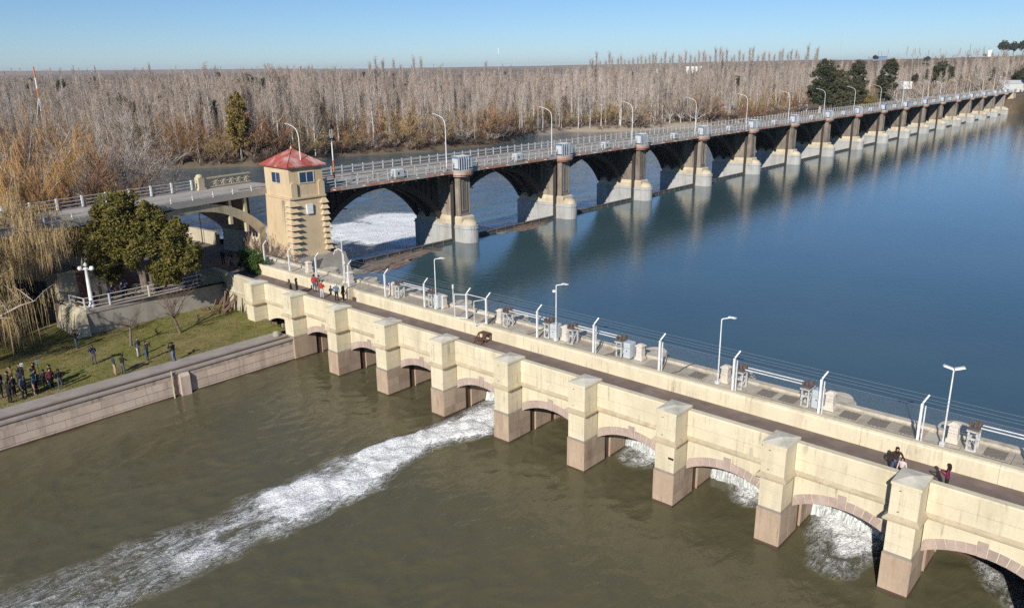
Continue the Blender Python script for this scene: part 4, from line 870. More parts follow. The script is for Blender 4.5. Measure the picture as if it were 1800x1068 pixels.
# low cream park wall by the river
e = tag(empty('park_wall', MF), 'low cream wall along the river side of the park', 'wall')
for a, b in (((-28.2, 14.5), (-28.4, 20)), ((-28.4, 20), (-30.5, 27)), ((-30.5, 27), (-37, 40))):
    d = Vector((b[0] - a[0], b[1] - a[1], 0)); L = d.length; MB().box(0, L, -.25, .25, 0, 1.9).obj('wall_panel', M['cream_old'], e, loc=(a[0], a[1], 2.0), rz=math.atan2(d.y, d.x))
e = fEmpty('park_lamp', -28.9, 17.2, 2.27); MB().tube([(0, 0, 0), (0, 0, 4.2)], .06, 6).obj('pole', M['black'], e); MB().tube([(0, 0, 4.2), (.6, .3, 4.9)], .05, 5).obj('lamp_head', M['white'], e); tag(e, 'dark park lamp with slanted head in front of the river', 'lamp')
for k, (x, y, rz) in enumerate(((-30.6, 16.4, 20), (-35, 21, 70))):
    e = fEmpty('park_bench', x, y, 2.27, R(rz)); tag(e, ['stone bench in the sun by the low cream wall', 'stone bench at the shaded end of the cream wall'][k], 'bench')
    MB().box(-1, 1, -.25, .25, .4, .5).obj('seat', M['concrete'], e)
    for s in (-1, 1): MB().box(s * .7 - .12, s * .7 + .12, -.2, .2, 0, .4).obj('leg', M['concrete'], e)
# picnic table on terrace
e = nEmpty('picnic_table', -43.6, -5.6, 2.27, R(80)); tag(e, 'park picnic table with benches on the terrace', 'table')
MB().box(-1, 1, -.4, .4, .7, .77).obj('table_top', M['concrete'], e)
for s in (-1, 1): MB().box(s * .6 - .12, s * .6 + .12, -.2, .2, 0, .7).obj('leg', M['concrete'], e); MB().box(-1, 1, s * .85 - .16, s * .85 + .16, .4, .46).obj('bench_seat', M['concrete'], e); MB().box(-.1, .1, s * .85 - .12, s * .85 + .12, 0, .4).obj('bench_leg', M['concrete'], e)
# logs: each log is a thing
for k in range(17):
    L = random.uniform(1.2, 2.6); a = R(random.uniform(35, 80)); x = -38.3 + random.uniform(-1.6, 1.5); y = -.1 + random.uniform(-.7, .9)
    if k < 10: p0 = Vector((x, y - .5, .06)); p1 = p0 + Vector((random.uniform(-.2, .8), L * math.cos(a), L * math.sin(a) * .8))
    else: p0 = Vector((x - .3, y - .7, .06)); p1 = p0 + Vector((random.uniform(-1.2, 1.2), random.uniform(-.5, .4), random.uniform(.05, .35)))
    m = (p0 + p1) / 2 + Vector((random.uniform(-.1, .1), 0, random.uniform(-.05, .1))); r = random.uniform(.05, .13)
    o = MB().tube([p0, m, p1], [r, r * .9, r * .7], 6).obj('log', M['log']); o.matrix_world = MN; tag(o, 'brown log leaning in the pile against the corner wall' if k < 10 else 'broken branch lying at the foot of the log pile', 'log', 'logs in the pile' if k < 10 else 'branches under the log pile')
# floating driftwood mats
def mat_drift(pts, label, seed):
    r2 = random.Random(seed); mb = MB(); n = len(pts); sx = sum(p[0] for p in pts) / n; sy = sum(p[1] for p in pts) / n
    ring = []
    for i in range(n):
        a, b = pts[i], pts[(i + 1) % n]
        for k in range(6): f = k / 6; ring.append((a[0] + (b[0] - a[0]) * f + r2.uniform(-.5, .5), a[1] + (b[1] - a[1]) * f + r2.uniform(-.35, .35)))
    rows = [[(sx + (x - sx) * s, sy + (y - sy) * s, z + r2.uniform(-.03, .03)) for x, y in ring] for s, z in ((1, -.03), (.96, .012), (.7, .03), (.4, .035), (.1, .03))]; m = len(ring)
    mb.add([p for q in rows for p in q], [(j * m + k, j * m + (k + 1) % m, (j + 1) * m + (k + 1) % m, (j + 1) * m + k) for j in range(4) for k in range(m)])
    e = tag(empty('driftwood_mat', MF), label, 'driftwood'); mb.obj('mat', surf('drift_mat%d' % seed, (.235, .185, .155), .35, .5, .8, .03, 3, (.11, .10, .095), .35, .8), e, True)
    sk = MB()
    for k in range(70):
        i = r2.randrange(m); f = math.sqrt(r2.random()); x = sx + (ring[i][0] - sx) * f; y = sy + (ring[i][1] - sy) * f; a = r2.uniform(-.5, .5) + (0 if r2.random() < .7 else 1.5); L = r2.uniform(.5, 2.2)
        sk.tube([(x, y, .03), (x + L * math.cos(a), y + L * math.sin(a), .05 + r2.uniform(0, .1))], r2.uniform(.015, .04), 4)
    tag(sk.obj('sticks', M['log'], e), kind='stuff')
mat_drift([(-20.4, -.3), (-21.2, -4.6), (-18.3, -6.0), (-14, -4.6), (-9.8, -2.9), (-5.2, -1.9), (-4.6, -.9), (-10, -.2)], 'brown floating driftwood mat beside the tower and first dam gate', 1)
mat_drift([(6.2, -.3), (7, -1.6), (12, -2.8), (16.5, -2.4), (18.5, -.9), (15, -.2)], 'brown driftwood caught before the second dam gate', 2)
# far shore: water tower, mast, houses, cars
def at(az, r, z=None):
    x, y = r * math.sin(R(az)), r * math.cos(R(az)); return (x, y, float(ground(np.array([x]), np.array([y]))[0]) if z is None else z)
p = at(25.95, 500); e = empty('water_tower', loc=p); tag(e, 'white water tank on a lattice tower beyond the dam bridge', 'water tower')
h = 14.6 - p[2]
for sx in (-1, 1):
    for sy in (-1, 1): MB().tube([(sx * 1.7, sy * 1.7, 0), (sx * 1.5, sy * 1.5, h - 4)], .16, 5).obj('leg', M['rail'], e)
for k in range(5):
    z0, z1 = k * (h - 4) / 5, (k + 1) * (h - 4) / 5
    for a, b in (((-1, -1), (1, -1)), ((1, -1), (1, 1)), ((1, 1), (-1, 1)), ((-1, 1), (-1, -1))): MB().tube([(a[0] * 1.6, a[1] * 1.6, z0), (b[0] * 1.6, b[1] * 1.6, z1)], .07, 4).tube([(a[0] * 1.6, a[1] * 1.6, z1), (b[0] * 1.6, b[1] * 1.6, z1)], .07, 4).obj('brace', M['rail'], e)
MB().box(-2.4, 2.4, -2.4, 2.4, h - 4, h, 0, .2).obj('tank', M['white'], e)
p = at(-30.02, 335); e = empty('radio_mast', loc=p); tag(e, 'red and white banded radio mast rising from the left wood', 'mast'); hm = 26.4 - p[2]
for k in range(3): MB().tube([(4.2 * math.cos(2.1 * k), 4.2 * math.sin(2.1 * k), 0), (0, 0, hm * .62)], .2, 5).obj('leg', M['rail'], e)
for k in range(4): MB().tube([(0, 0, hm * (.45 + .1375 * k)), (0, 0, hm * (.45 + .1375 * (k + 1)))], .25, 7).obj('mast_band', M['orange'] if k % 2 == 1 else M['white'], e)
def house(az, r, w, d_, h, roof, wall, label, rz=0, dz=0):
    p = at(az, r); e = empty('house', loc=(p[0], p[1], p[2] + dz), rz=R(rz)); tag(e, label, 'house')
    MB().box(-w / 2, w / 2, -d_ / 2, d_ / 2, -2, h).obj('wall', wall, e)
    MB().add([(-w / 2 - .3, -d_ / 2 - .3, h), (w / 2 + .3, -d_ / 2 - .3, h), (w / 2 + .3, d_ / 2 + .3, h), (-w / 2 - .3, d_ / 2 + .3, h), (-w / 2 - .3, 0, h + d_ * .22), (w / 2 + .3, 0, h + d_ * .22)], [(0, 1, 5, 4), (2, 3, 4, 5), (0, 4, 3), (1, 2, 5), (3, 2, 1, 0)]).obj('roof', roof, e)
    for k in range(max(1, int(w / 4))): MB().box(-w / 2 + 1 + 3.2 * k, -w / 2 + 2.4 + 3.2 * k, -d_ / 2 - .04, -d_ / 2 + .1, .9, 2.1).obj('window', M['glass'], e)
    MB().box(w / 2 - 1.6, w / 2 - .7, -d_ / 2 - .04, -d_ / 2 + .1, 0, 2).obj('door', M['wood'], e)
tin = surf('tin_roof', (.5, .5, .5), .15, .5, .5, .005, 5); brick = surf('brick_wall', (.32, .16, .10), .2, .6, .9, .01, 6)
house(19.6, 438, 8, 5, 2.8, tin, M['whitebox'], 'small white shed among trees beyond the middle of the dam bridge', 10)
house(17.2, 446, 6, 5, 2.6, brick, brick, 'brick hut half hidden left of the white shed', -15)
house(15.2, 452, 6, 4, 2.4, tin, surf('tan_hut', (.42, .31, .2), .1), 'tan hut with a tin roof behind the bare riverside trees', 5)
house(31.6, 560, 12, 8, 5.5, tin, M['whitebox'], 'white house with dark openings near the far end of the dam bridge', -20)
house(32.6, 600, 8, 8, 8, tin, M['pier_cream'], 'taller cream house behind the far abutment', -20)
for az, r, w, h, lab in ((12.7, 3000, 60, 22, 'pair of white blocks standing on the far plateau above the poplar row'), (10.3, 3100, 34, 12, 'low white shed on the plateau left of the pair of blocks'), (30.3, 1750, 6, 11, 'slim white tank on the plateau at right'), (24.3, 1850, 26, 5, 'long dark blue shed on the plateau near the lone tall tree')):
    x, y = r * math.sin(R(az)), r * math.cos(R(az)); z = float(ground(np.array([x]), np.array([y]))[0]); e = empty('distant_building', loc=(x, y, z), rz=R(-az)); tag(e, lab, 'building')
    m = M['bluebox'] if 'blue' in lab else M['white']; MB().box(-w / 2, w / 2, -6, 6, -15, h).obj('wall', m, e); MB().box(-w / 2 - .5, w / 2 + .5, -6.5, 6.5, h, h + 1).obj('roof', m, e)
    if 'pair' in lab: MB().box(w / 2 + 2, w, -5, 5, -15, h * .6).obj('annex', m, e)
p = (-.0125 * 2600, 2600, 12); e = empty('antenna_mast', loc=p); tag(e, 'thin white antenna mast on the horizon left of the poplar row', 'mast'); MB().tube([(0, 0, 0), (0, 0, 62)], .7, 5).obj('pole', M['rail'], e); MB().tube([(0, 0, 62), (0, 0, 80)], 1.6, 6).obj('aerial', M['white'], e)
for az, hgt, lab in ((21.9, 95, 'thin lattice mast on the skyline right of the poplar row'), (20.6, 60, 'shorter thin mast left of the skyline lattice mast')):
    x, y = 2600 * math.sin(R(az)), 2600 * math.cos(R(az)); o = MB().tube([(x, y, 20), (x, y, 30 + hgt)], .55, 4).obj('skyline_mast', M['rail']); tag(o, lab, 'mast')
def car(az, r, rz, col, label, z=None):
    p = at(az, r, z); e = empty('parked_car', loc=p, rz=R(rz)); tag(e, label, 'car')
    m = paint('car_' + label[:8].replace(' ', '_'), col, .3)
    MB().ext([(-2.1, .35), (2.1, .35), (2.1, .8), (1.2, .95), (.6, 1.45), (-1.2, 1.45), (-1.8, .95), (-2.1, .9)], -.85, .85, 'y').obj('body', m, e); MB().ext([(-1.15, .98), (1.05, .98), (.55, 1.38), (-1.05, 1.38)], -.87, .87, 'y').obj('window', M['glass'], e)
    for sx in (-1.3, 1.3):
        for sy in (-.8, .8): MB().lathe([(.33, -.1), (.33, .1)], 12).obj('wheel', M['black'], e, mw=Matrix.Translation((sx, sy, .33)) @ Matrix.Rotation(math.pi / 2, 4, 'X'))
car(19.2, 431, 30, (.03, .035, .06), 'dark car by the white shed beyond the bridge')
car(24.0, 455, 20, (.45, .05, .03), 'red car under the dark evergreen trees')
car(33.2, 520, 10, (.1, .35, .06), 'green vehicle by the far abutment'); car(33.9, 515, 40, (.7, .7, .72), 'white car at the right edge beyond the abutment')
e = empty('road_sign', loc=at(32.5, 520)); MB().tube([(0, 0, 0), (0, 0, 9)], .15, 5).obj('pole', M['rail'], e); MB().box(-1.6, 1.6, -.1, .1, 8, 12).obj('board', surf('tan_board', (.55, .42, .28), .1), e); tag(e, 'tan board on a pole by the far abutment', 'sign')
e = empty('cone_tank', loc=at(32.95, 540)); MB().tube([(0, 0, 0), (0, 0, 10)], .4, 8).obj('pole', M['white'], e); MB().lathe([(.4, 10), (3.6, 15.5), (3.6, 16.5), (.5, 17)], 14).obj('tank', M['white'], e); tag(e, 'white cone shaped tank behind the far abutment', 'water tank')
# rocks by the far abutment
for k in range(14):
    p = at(32.9 + random.uniform(0, 1.6), 436 + random.uniform(-3, 14)); s = random.uniform(.8, 2.2); mb = MB(); mb.lathe([(.2, -.4), (.9, -.2), (1, .2), (.5, .6), (.1, .7)], 7)
    mb.v = [(x * random.uniform(.8, 1.2), y * random.uniform(.8, 1.2), z) for x, y, z in mb.v]; tag(mb.obj('boulder', M['concrete'], None, loc=p, scale=s, rz=random.uniform(0, 6)), 'pale boulder heaped on the bank beside the far abutment', 'boulder', 'boulders by the far abutment')
# ================================================================ trees
def ribbon(mb, p0, p1, w, mi, up=None):      # thin tapering blade from p0 to p1
    d = p1 - p0
    s = d.cross(Vector((random.uniform(-1, 1), random.uniform(-1, 1), random.uniform(-1, 1))))
    if s.length < 1e-6: return
    s = s.normalized() * w
    mb.add([p0 - s, p0 + s, p1], [(0, 1, 2)], mi)
def bare_poplar(seed, H=15, nb=46, spread=.13, tw=.026, lo=.14, ntw=8, lean=.02, tr=.011):
    random.seed(seed); mb = MB(); tk = MB(); pts = []; x = y = 0
    for k in range(8):
        z = H * k / 7; pts.append(Vector((x, y, z))); x += random.uniform(-lean, lean) * H / 3; y += random.uniform(-lean, lean) * H / 3
    tk.tube(pts, [max(.012, H * tr * (1 - k / 7.3)) for k in range(8)], 5, 0, False)
    def on(f): q = f * 7; i = min(6, int(q)); return pts[i].lerp(pts[i + 1], q - i)
    for b in range(nb):
        f = lo + (.97 - lo) * (b / nb) ** .9; p = on(f); a = random.uniform(0, 6.283)
        L = H * (.26 * (1 - f) + .07) * random.uniform(.6, 1.25); out = spread * H * (1 - f * .75) * random.uniform(.5, 1.2)
        d = Vector((math.cos(a), math.sin(a), 0)); m = p + d * out * .62 + Vector((0, 0, L * .38)); e = p + d * out + Vector((0, 0, L))
        tk.tube([p, m, e], [H * .0030 * (1.4 - f), H * .0019, .010], 3, 0, False)
        for j in range(ntw):
            q = random.random(); s = p.lerp(m, q * 2) if q < .5 else m.lerp(e, q * 2 - 1); aa = random.uniform(0, 6.283); l2 = H * .075 * random.uniform(.5, 1.3)
            v = Vector((math.cos(aa) * .5, math.sin(aa) * .5, random.uniform(.5, 1.1))) * l2; ribbon(mb, s, s + v, tw * random.uniform(.6, 1.3), 0)
            for jj in range(2): s2 = s + v * random.uniform(.3, .8); ribbon(mb, s2, s2 + Vector((random.uniform(-.6, .6), random.uniform(-.6, .6), random.uniform(.3, .9))) * l2 * .7, tw * .7, 0)
    return tk, mb
def bushy_bare(seed, H=9, Rr=5, n1=14, n2=7, n3=7, tw=.018, tz=.15, droop=0.0, thick=.02, flat=.75):
    random.seed(seed); tk = MB(); mb = MB(); base = Vector((0, 0, 0)); top = Vector((random.uniform(-.3, .3), random.uniform(-.3, .3), H * tz))
    tk.tube([base, top], [H * thick * 1.4, H * thick], 7, 0, False)
    for i in range(n1):
        a = 6.283 * i / n1 + random.uniform(-.3, .3); el = random.uniform(.25, 1.35); L = (Rr * math.cos(el) ** 2 + H * (1 - tz) * math.sin(el) ** 2) * random.uniform(.75, 1.05)
        d = Vector((math.cos(a) * math.cos(el), math.sin(a) * math.cos(el), math.sin(el) * flat)); m = top + d * L * .5 + Vector((random.uniform(-.3, .3), random.uniform(-.3, .3), .05 * L)); e = top + d * L + Vector((0, 0, .12 * L))
        tk.tube([top, m, e], [H * thick * .55, H * thick * .35, H * thick * .12], 5, 0, False)
        for j in range(n2):
            q = random.uniform(.25, 1); s = top.lerp(m, q * 2) if q < .5 else m.lerp(e, q * 2 - 1); d2 = (d + Vector((random.uniform(-.8, .8), random.uniform(-.8, .8), random.uniform(-.2, .8)))).normalized(); l2 = L * random.uniform(.22, .45); e2 = s + d2 * l2
            tk.tube([s, s.lerp(e2, .5) + Vector((0, 0, .04 * l2)), e2], [H * thick * .16, H * thick * .1, .008], 3, 0, False)
            for k in range(n3):
                s3 = s.lerp(e2, random.random()); d3 = (d2 + Vector((random.uniform(-1, 1), random.uniform(-1, 1), random.uniform(-.3, 1)))).normalized() * l2 * random.uniform(.3, .6)
                if droop: d3 = Vector((d3.x * .5, d3.y * .5, -abs(d3.z) - l2 * droop * random.uniform(.4, 1.2)))
                ribbon(mb, s3, s3 + d3, tw * random.uniform(.6, 1.3), 0)
                for _ in range(3): s4 = s3 + d3 * random.random(); ribbon(mb, s4, s4 + (d3 + Vector((random.uniform(-1, 1), random.uniform(-1, 1), 0)) * l2 * .25) * random.uniform(.3, .6), tw * .7, 0)
    return tk, mb
def willow(seed, H=12, Rr=7, n1=9, strands=900, tw=.02, drop=3.6):
    random.seed(seed); tk = MB(); mb = MB(); top = Vector((0, 0, H * .28)); tk.tube([(0, 0, 0), (.1, 0, H * .15), top], [.45, .38, .32], 8, 0, False); limbs = []
    for i in range(n1):
        a = 6.283 * i / n1 + random.uniform(-.3, .3); el = random.uniform(.35, 1.2); L = Rr * random.uniform(.8, 1.15); d = Vector((math.cos(a) * math.cos(el), math.sin(a) * math.cos(el), math.sin(el)))
        m = top + d * L * .55; e = top + Vector((d.x * L * 1.1, d.y * L * 1.1, d.z * L * .82 + H * .05)); m = m + Vector((random.uniform(-.7, .7), random.uniform(-.7, .7), random.uniform(-.1, .5))); tk.tube([top, top.lerp(m, .5) + Vector((random.uniform(-.3, .3), random.uniform(-.3, .3), .2)), m, m.lerp(e, .5) + Vector((random.uniform(-.4, .4), random.uniform(-.4, .4), .15)), e], [.17, .13, .09, .055, .02], 6, 0, False); limbs.append((top, m, e))
        for j in range(6):
            q = random.uniform(.35, 1); s = top.lerp(m, q * 2) if q < .5 else m.lerp(e, q * 2 - 1); dd = Vector((random.uniform(-1, 1), random.uniform(-1, 1), random.uniform(0, .8))).normalized() * L * random.uniform(.25, .5); tk.tube([s, s + dd * .6 + Vector((0, 0, .1)), s + dd], [.04, .028, .01], 4, 0, False); limbs.append((s, s + dd * .6, s + dd))
    for k in range(strands):
        a, b, c = random.choice(limbs); q = random.uniform(.15, 1); s = a.lerp(b, q * 2) if q < .5 else b.lerp(c, q * 2 - 1); l = drop * random.uniform(.3, 1.1); out = Vector((random.uniform(-.6, .6), random.uniform(-.6, .6), 0))
        p1 = s + out * .6 + Vector((0, 0, random.uniform(-.1, .25))); p2 = p1 + out * .3 + Vector((0, 0, -l * .6)); p3 = p2 + Vector((random.uniform(-.1, .1), random.uniform(-.1, .1), -l * .5)); w = tw * random.uniform(.5, 1.2)
        sd = Vector((random.uniform(-1, 1), random.uniform(-1, 1), 0)).normalized() * w; mb.add([s - sd * .6, s + sd * .6, p1 + sd, p1 - sd, p2 + sd, p2 - sd, p3], [(0, 1, 2, 3), (3, 2, 4, 5), (5, 4, 6)], 0)
        for _ in range(3): r = random.random(); s2 = p1.lerp(p2, r); ribbon(mb, s2, s2 + Vector((random.uniform(-.3, .3), random.uniform(-.3, .3), -random.uniform(.3, .9))), w * .8, 0)
    return tk, mb
def leafy(seed, H, blobs, nleaf, ls, trunk=.22, multi=3):
    """blobs: (x,y,z,r); leaves spread in lumpy shells so gaps and dark hollows stay"""
    random.seed(seed); tk = MB(); mb = MB()
    for k in range(multi):
        b = blobs[k % len(blobs)]; tk.tube([(k * .25 - .2, 0, 0), (b[0] * .3 + k * .2, b[1] * .3, b[2] * .45), (b[0] * .8, b[1] * .8, b[2])], [trunk, trunk * .7, trunk * .25], 7, 0, False)
    for (x, y, z, r) in blobs:
        cl = [(x + r * a * .86, y + r * b * .86, z + r * c * .86, r * random.uniform(.14, .42)) for a, b, c in [(Vector((random.gauss(0, 1), random.gauss(0, 1), random.gauss(0, .9))).normalized() * random.uniform(.65, 1.22))[:] for _ in range(30)]]
        for cx, cy, cz, cr in cl:
            for _ in range(nleaf):
                d = Vector((random.gauss(0, 1), random.gauss(0, 1), random.gauss(0, 1))).normalized() * cr * random.uniform(.5, 1.1); p = Vector((cx, cy, cz)) + d
                u = Vector((random.uniform(-1, 1), random.uniform(-1, 1), random.uniform(-.6, .9))).normalized(); v = u.cross(Vector((random.uniform(-1, 1), random.uniform(-1, 1), random.uniform(-1, 1)))).normalized(); s = ls * random.uniform(.6, 1.3)
                mb.add([p - v * s * .4, p + u * s * .5 , p + v * s * .4, p + u * s * 1.4], [(0, 1, 3), (1, 2, 3)] if False else [(0, 2, 3)], 0)
    return tk, mb
VAR = {}
def variant(key, pair, mt, mc): VAR[key] = (pair[0].mesh(key + '_trunk', M[mt], True), pair[1].mesh(key + '_crown', M[mc]))
for k in range(6): variant('poplar%d' % k, bare_poplar(100 + k, 15, 40 + 3 * k, .085 + .014 * k, .024, (.16, .3, .22, .36, .26, .2)[k], 8, .02, .0125), 'bark_pale', 'twig')
for k in range(3): variant('tallpop%d' % k, bare_poplar(200 + k, 30, 64, .045, .05, .10, 7, .006, .008), 'bark_grey', 'twig_grey')
for k in range(3): variant('bushy%d' % k, bushy_bare(300 + k, 11, 4.6, 11, 6, 6, .028), 'bark_grey', ['twig', 'twig_brown', 'twig'][k])
for k in range(2): variant('ochre%d' % k, bushy_bare(330 + k, 9, 4.0, 13, 7, 9, .034, .1), 'bark', ['twig_ochre', 'twig_orange'][k])
for k in range(3): variant('scrub%d' % k, bushy_bare(350 + k, 2.6, 1.9, 9, 5, 5, .026, .05, 0, .012), 'twig_dark', ['twig_brown', 'twig_dark', 'twig'][k])
for k in range(2): variant('euc%d' % k, leafy(400 + k, 22, [(0, 0, 15, 4.2), (2, 1, 11, 3.8), (-2.2, -.5, 10, 3.8), (.5, -1, 19, 3.0), (-1.5, 1, 6.5, 3.2), (1.8, -1.2, 6.2, 3.0)], 70, .62, .35, 3), 'bark_grey', ['leaf_euc', 'leaf_dark'][k])
variant('yellowgreen', leafy(420, 16, [(0, 0, 11, 3.6), (1.5, 1, 8, 3.4), (-1.8, 0, 8, 3.2), (0, -.5, 14, 2.2), (.4, .4, 5, 2.8)], 60, .55, .25, 3), 'bark_grey', 'leaf_yellow')
variant('pine', leafy(430, 14, [(0, 0, 10, 3.6), (2.6, .5, 8.5, 2.8), (-2.4, .5, 9, 3.0)], 70, .55, .3, 2), 'bark', 'leaf_dark')
def plant(key, name, loc, rz, s, label, cat='tree', group=None, zs=1.0):
    e = empty(name, loc=loc, rz=rz); e.scale = (s, s, s * zs); link('trunk', VAR[key][0], e); link('crown', VAR[key][1], e); return tag(e, label, cat, group)
# ---- the wood beyond the river
rt = np.random.default_rng(11); cand = []
def inview(x, y): return y > 0 and -.70 < x / y < .70
def add_region(n, az0, az1, d0, d1, pw):
    for _ in range(n):
        az = rt.uniform(az0, az1); r0 = float(itp(BANK, az)); r = r0 + d0 + (d1 - d0) * rt.random() ** pw; x, y = r * math.sin(R(az)), r * math.cos(R(az)); cand.append((x, y, r - r0, az))
add_region(1620, -42, 19, 5, 120, 1.0); add_region(2800, -42, 36, 100, 520, 1.0); add_region(3000, -42, 38, 450, 1500, 1.1); add_region(550, 30, 36, 90, 400, 1)
cx = np.array([c[0] for c in cand]); cy = np.array([c[1] for c in cand]); cz = ground(cx, cy); clump = fbm(cx * .018, cy * .018, 3, 91); clump2 = fbm(cx * .03 + 50, cy * .03, 3, 95)
rows = []
for i, (x, y, d, az) in enumerate(cand):
    if cz[i] < -1.9 or (az > 17 and d < 95): continue
    if az > 19 and clump[i] < .42 and d < 400: continue
    r = math.hypot(x, y); c = clump[i]; u = rt.random()
    if clump2[i] > (.60 if d < 80 else .555) and u < (.3 if d < 80 else .6): key = 'ochre0' if u < .5 else 'ochre1'
    elif clump2[i] < .36 and u < .5: key = 'bushy%d' % rt.integers(3)
    elif u < .16: key = 'bushy%d' % rt.integers(3)
    elif u > .975 and d > 90: key = 'pine'
    elif u > .95 and d > 120: key = 'tallpop%d' % rt.integers(3)
    else: key = 'poplar%d' % rt.integers(6)
    if clump2[i] > .455 and clump2[i] < .51 and d < 300: continue
    s = (.66 + 1.0 * c) * rt.uniform(.55, 1.3) * (1.0 if key.startswith('poplar') else .62 if key.startswith('tallpop') else .8)
    rows.append((r, x, y, cz[i], key, rt.uniform(0, 6.283), s))
rows.sort(); ind = 0; indo = 0; rest = []
for r, x, y, z, key, rz, s in rows:
    if inview(x, y) and key.startswith('poplar') and ind < 290:
        plant(key, 'bare_poplar', (x, y, z - .1), rz, s, 'slender bare pale-trunked tree at the near edge of the far wood', 'tree', 'bare trees along the far river bank', rt.uniform(.95, 1.15)); ind += 1
    elif inview(x, y) and key.startswith('ochre') and indo < 60:
        plant(key, 'ochre_willow', (x, y, z - .1), rz, s, 'bushy bare tree with ochre or orange twigs in the far wood', 'tree', 'ochre twigged trees in the far wood'); indo += 1
    else: rest.append((x, y, z - .2, key, rz, s))
LIB = bpy.data.collections.new('tree_library'); keys = sorted(VAR)
for k in keys:
    a, b = VAR[k]; bm = bmesh.new(); bm.from_mesh(a); bm.from_mesh(b); me = bpy.data.meshes.new('lib_' + k); n0 = len(a.polygons); bm.to_mesh(me); bm.free()
    me.materials.clear(); me.materials.append(a.materials[0]); me.materials.append(b.materials[0]); me.polygons.foreach_set('material_index', [0] * n0 + [1] * (len(me.polygons) - n0))
    o = bpy.data.objects.new(k, me); LIB.objects.link(o)
order = {o.name: i for i, o in enumerate(sorted(LIB.objects, key=lambda o: o.name))}
def scatter(name, pts, label, coll=LIB, order=order):
    me = bpy.data.meshes.new(name); me.from_pydata([p[:3] for p in pts], [], [])
    for nm, ty, vals in (('idx', 'INT', [order[p[3]] for p in pts]), ('scl', 'FLOAT', [p[5] for p in pts])): q = me.attributes.new(nm, ty, 'POINT'); q.data.foreach_set('value', vals)
    q = me.attributes.new('rot', 'FLOAT_VECTOR', 'POINT'); q.data.foreach_set('vector', [v for p in pts for v in (0, 0, p[4])])
    o = link(name, me); tag(o, label, kind='stuff'); g = bpy.data.node_groups.new(name, 'GeometryNodeTree'); g.interface.new_socket('Geometry', in_out='INPUT', socket_type='NodeSocketGeometry'); g.interface.new_socket('Geometry', in_out='OUTPUT', socket_type='NodeSocketGeometry')
    N = g.nodes; gi, go = N.new('NodeGroupInput'), N.new('NodeGroupOutput'); ci = N.new('GeometryNodeCollectionInfo'); ci.inputs[0].default_value = coll; ci.inputs['Separate Children'].default_value = True; ci.inputs['Reset Children'].default_value = True
    ip = N.new('GeometryNodeInstanceOnPoints'); ip.inputs['Pick Instance'].default_value = True
    def na(nm, ty): a = N.new('GeometryNodeInputNamedAttribute'); a.data_type = ty; a.inputs[0].default_value = nm; return a.outputs[0]
    L = g.links; L.new(gi.outputs[0], ip.inputs['Points']); L.new(ci.outputs[0], ip.inputs['Instance']); L.new(na('idx', 'INT'), ip.inputs['Instance Index'])
    er = N.new('FunctionNodeEulerToRotation'); L.new(na('rot', 'FLOAT_VECTOR'), er.inputs[0]); L.new(er.outputs[0], ip.inputs['Rotation']); L.new(na('scl', 'FLOAT'), ip.inputs['Scale']); L.new(ip.outputs[0], go.inputs[0])
    m = o.modifiers.new('scatter', 'NODES'); m.node_group = g; return o
scatter('far_wood', rest, 'mass of bare winter trees filling the floodplain to the horizon')
sc_pts = []
for _ in range(2600):
    az = rt.uniform(-37, 20); r0 = float(itp(BANK, az)); r = r0 + rt.uniform(1, 60) ** 1.0 * rt.random() + 2; x, y = r * math.sin(R(az)), r * math.cos(R(az)); sc_pts.append((x, y, az))
zz = ground(np.array([p[0] for p in sc_pts]), np.array([p[1] for p in sc_pts]))
scatter('bank_scrub', [(p[0], p[1], z - .1, ('scrub%d' % rt.integers(3)) if rt.random() < .94 else 'ochre%d' % rt.integers(2), rt.uniform(0, 6.28), rt.uniform(.6, 1.7)) for p, z in zip(sc_pts, zz) if z > -2.2 and not (p[2] > 1.5 and p[2] < 13 and rt.random() < .75)], 'low brown scrub under the trees along the far river bank')
# poplar row on the skyline
k = 0
for az in np.linspace(5.6, 20.6, 56):
    r = 600 + 25 * math.sin(az * 3) + rt.uniform(-8, 8); a2 = az + rt.uniform(-.1, .1); x, y = r * math.sin(R(a2)), r * math.cos(R(a2))
    plant('tallpop%d' % (k % 3), 'tall_poplar', (x, y, float(ground(np.array([x]), np.array([y]))[0])), rt.uniform(0, 6), rt.uniform(.98, 1.18), 'tall slim bare poplar in the row standing above the skyline', 'tree', 'poplar row on the skyline'); k += 1
for az, r, s in ((-9.6, 470, .95), (-9.2, 475, 1.05), (-8.7, 470, .98), (-8.0, 480, 1.0), (-7.5, 474, .9), (-6.6, 480, 1.06), (-6.1, 476, 1.02), (-4.0, 500, .8), (-1.6, 480, .95), (-1.2, 484, .85), (.9, 520, .8), (1.6, 520, .82), (-16, 520, .75), (-14.8, 500, .8), (-22.5, 560, .85)):
    x, y = r * math.sin(R(az)), r * math.cos(R(az)); plant('tallpop%d' % (k % 3), 'tall_poplar', (x, y, -1), rt.uniform(0, 6), s, 'tall slim bare poplar poking out of the far wood', 'tree', 'scattered tall poplars in the far wood'); k += 1
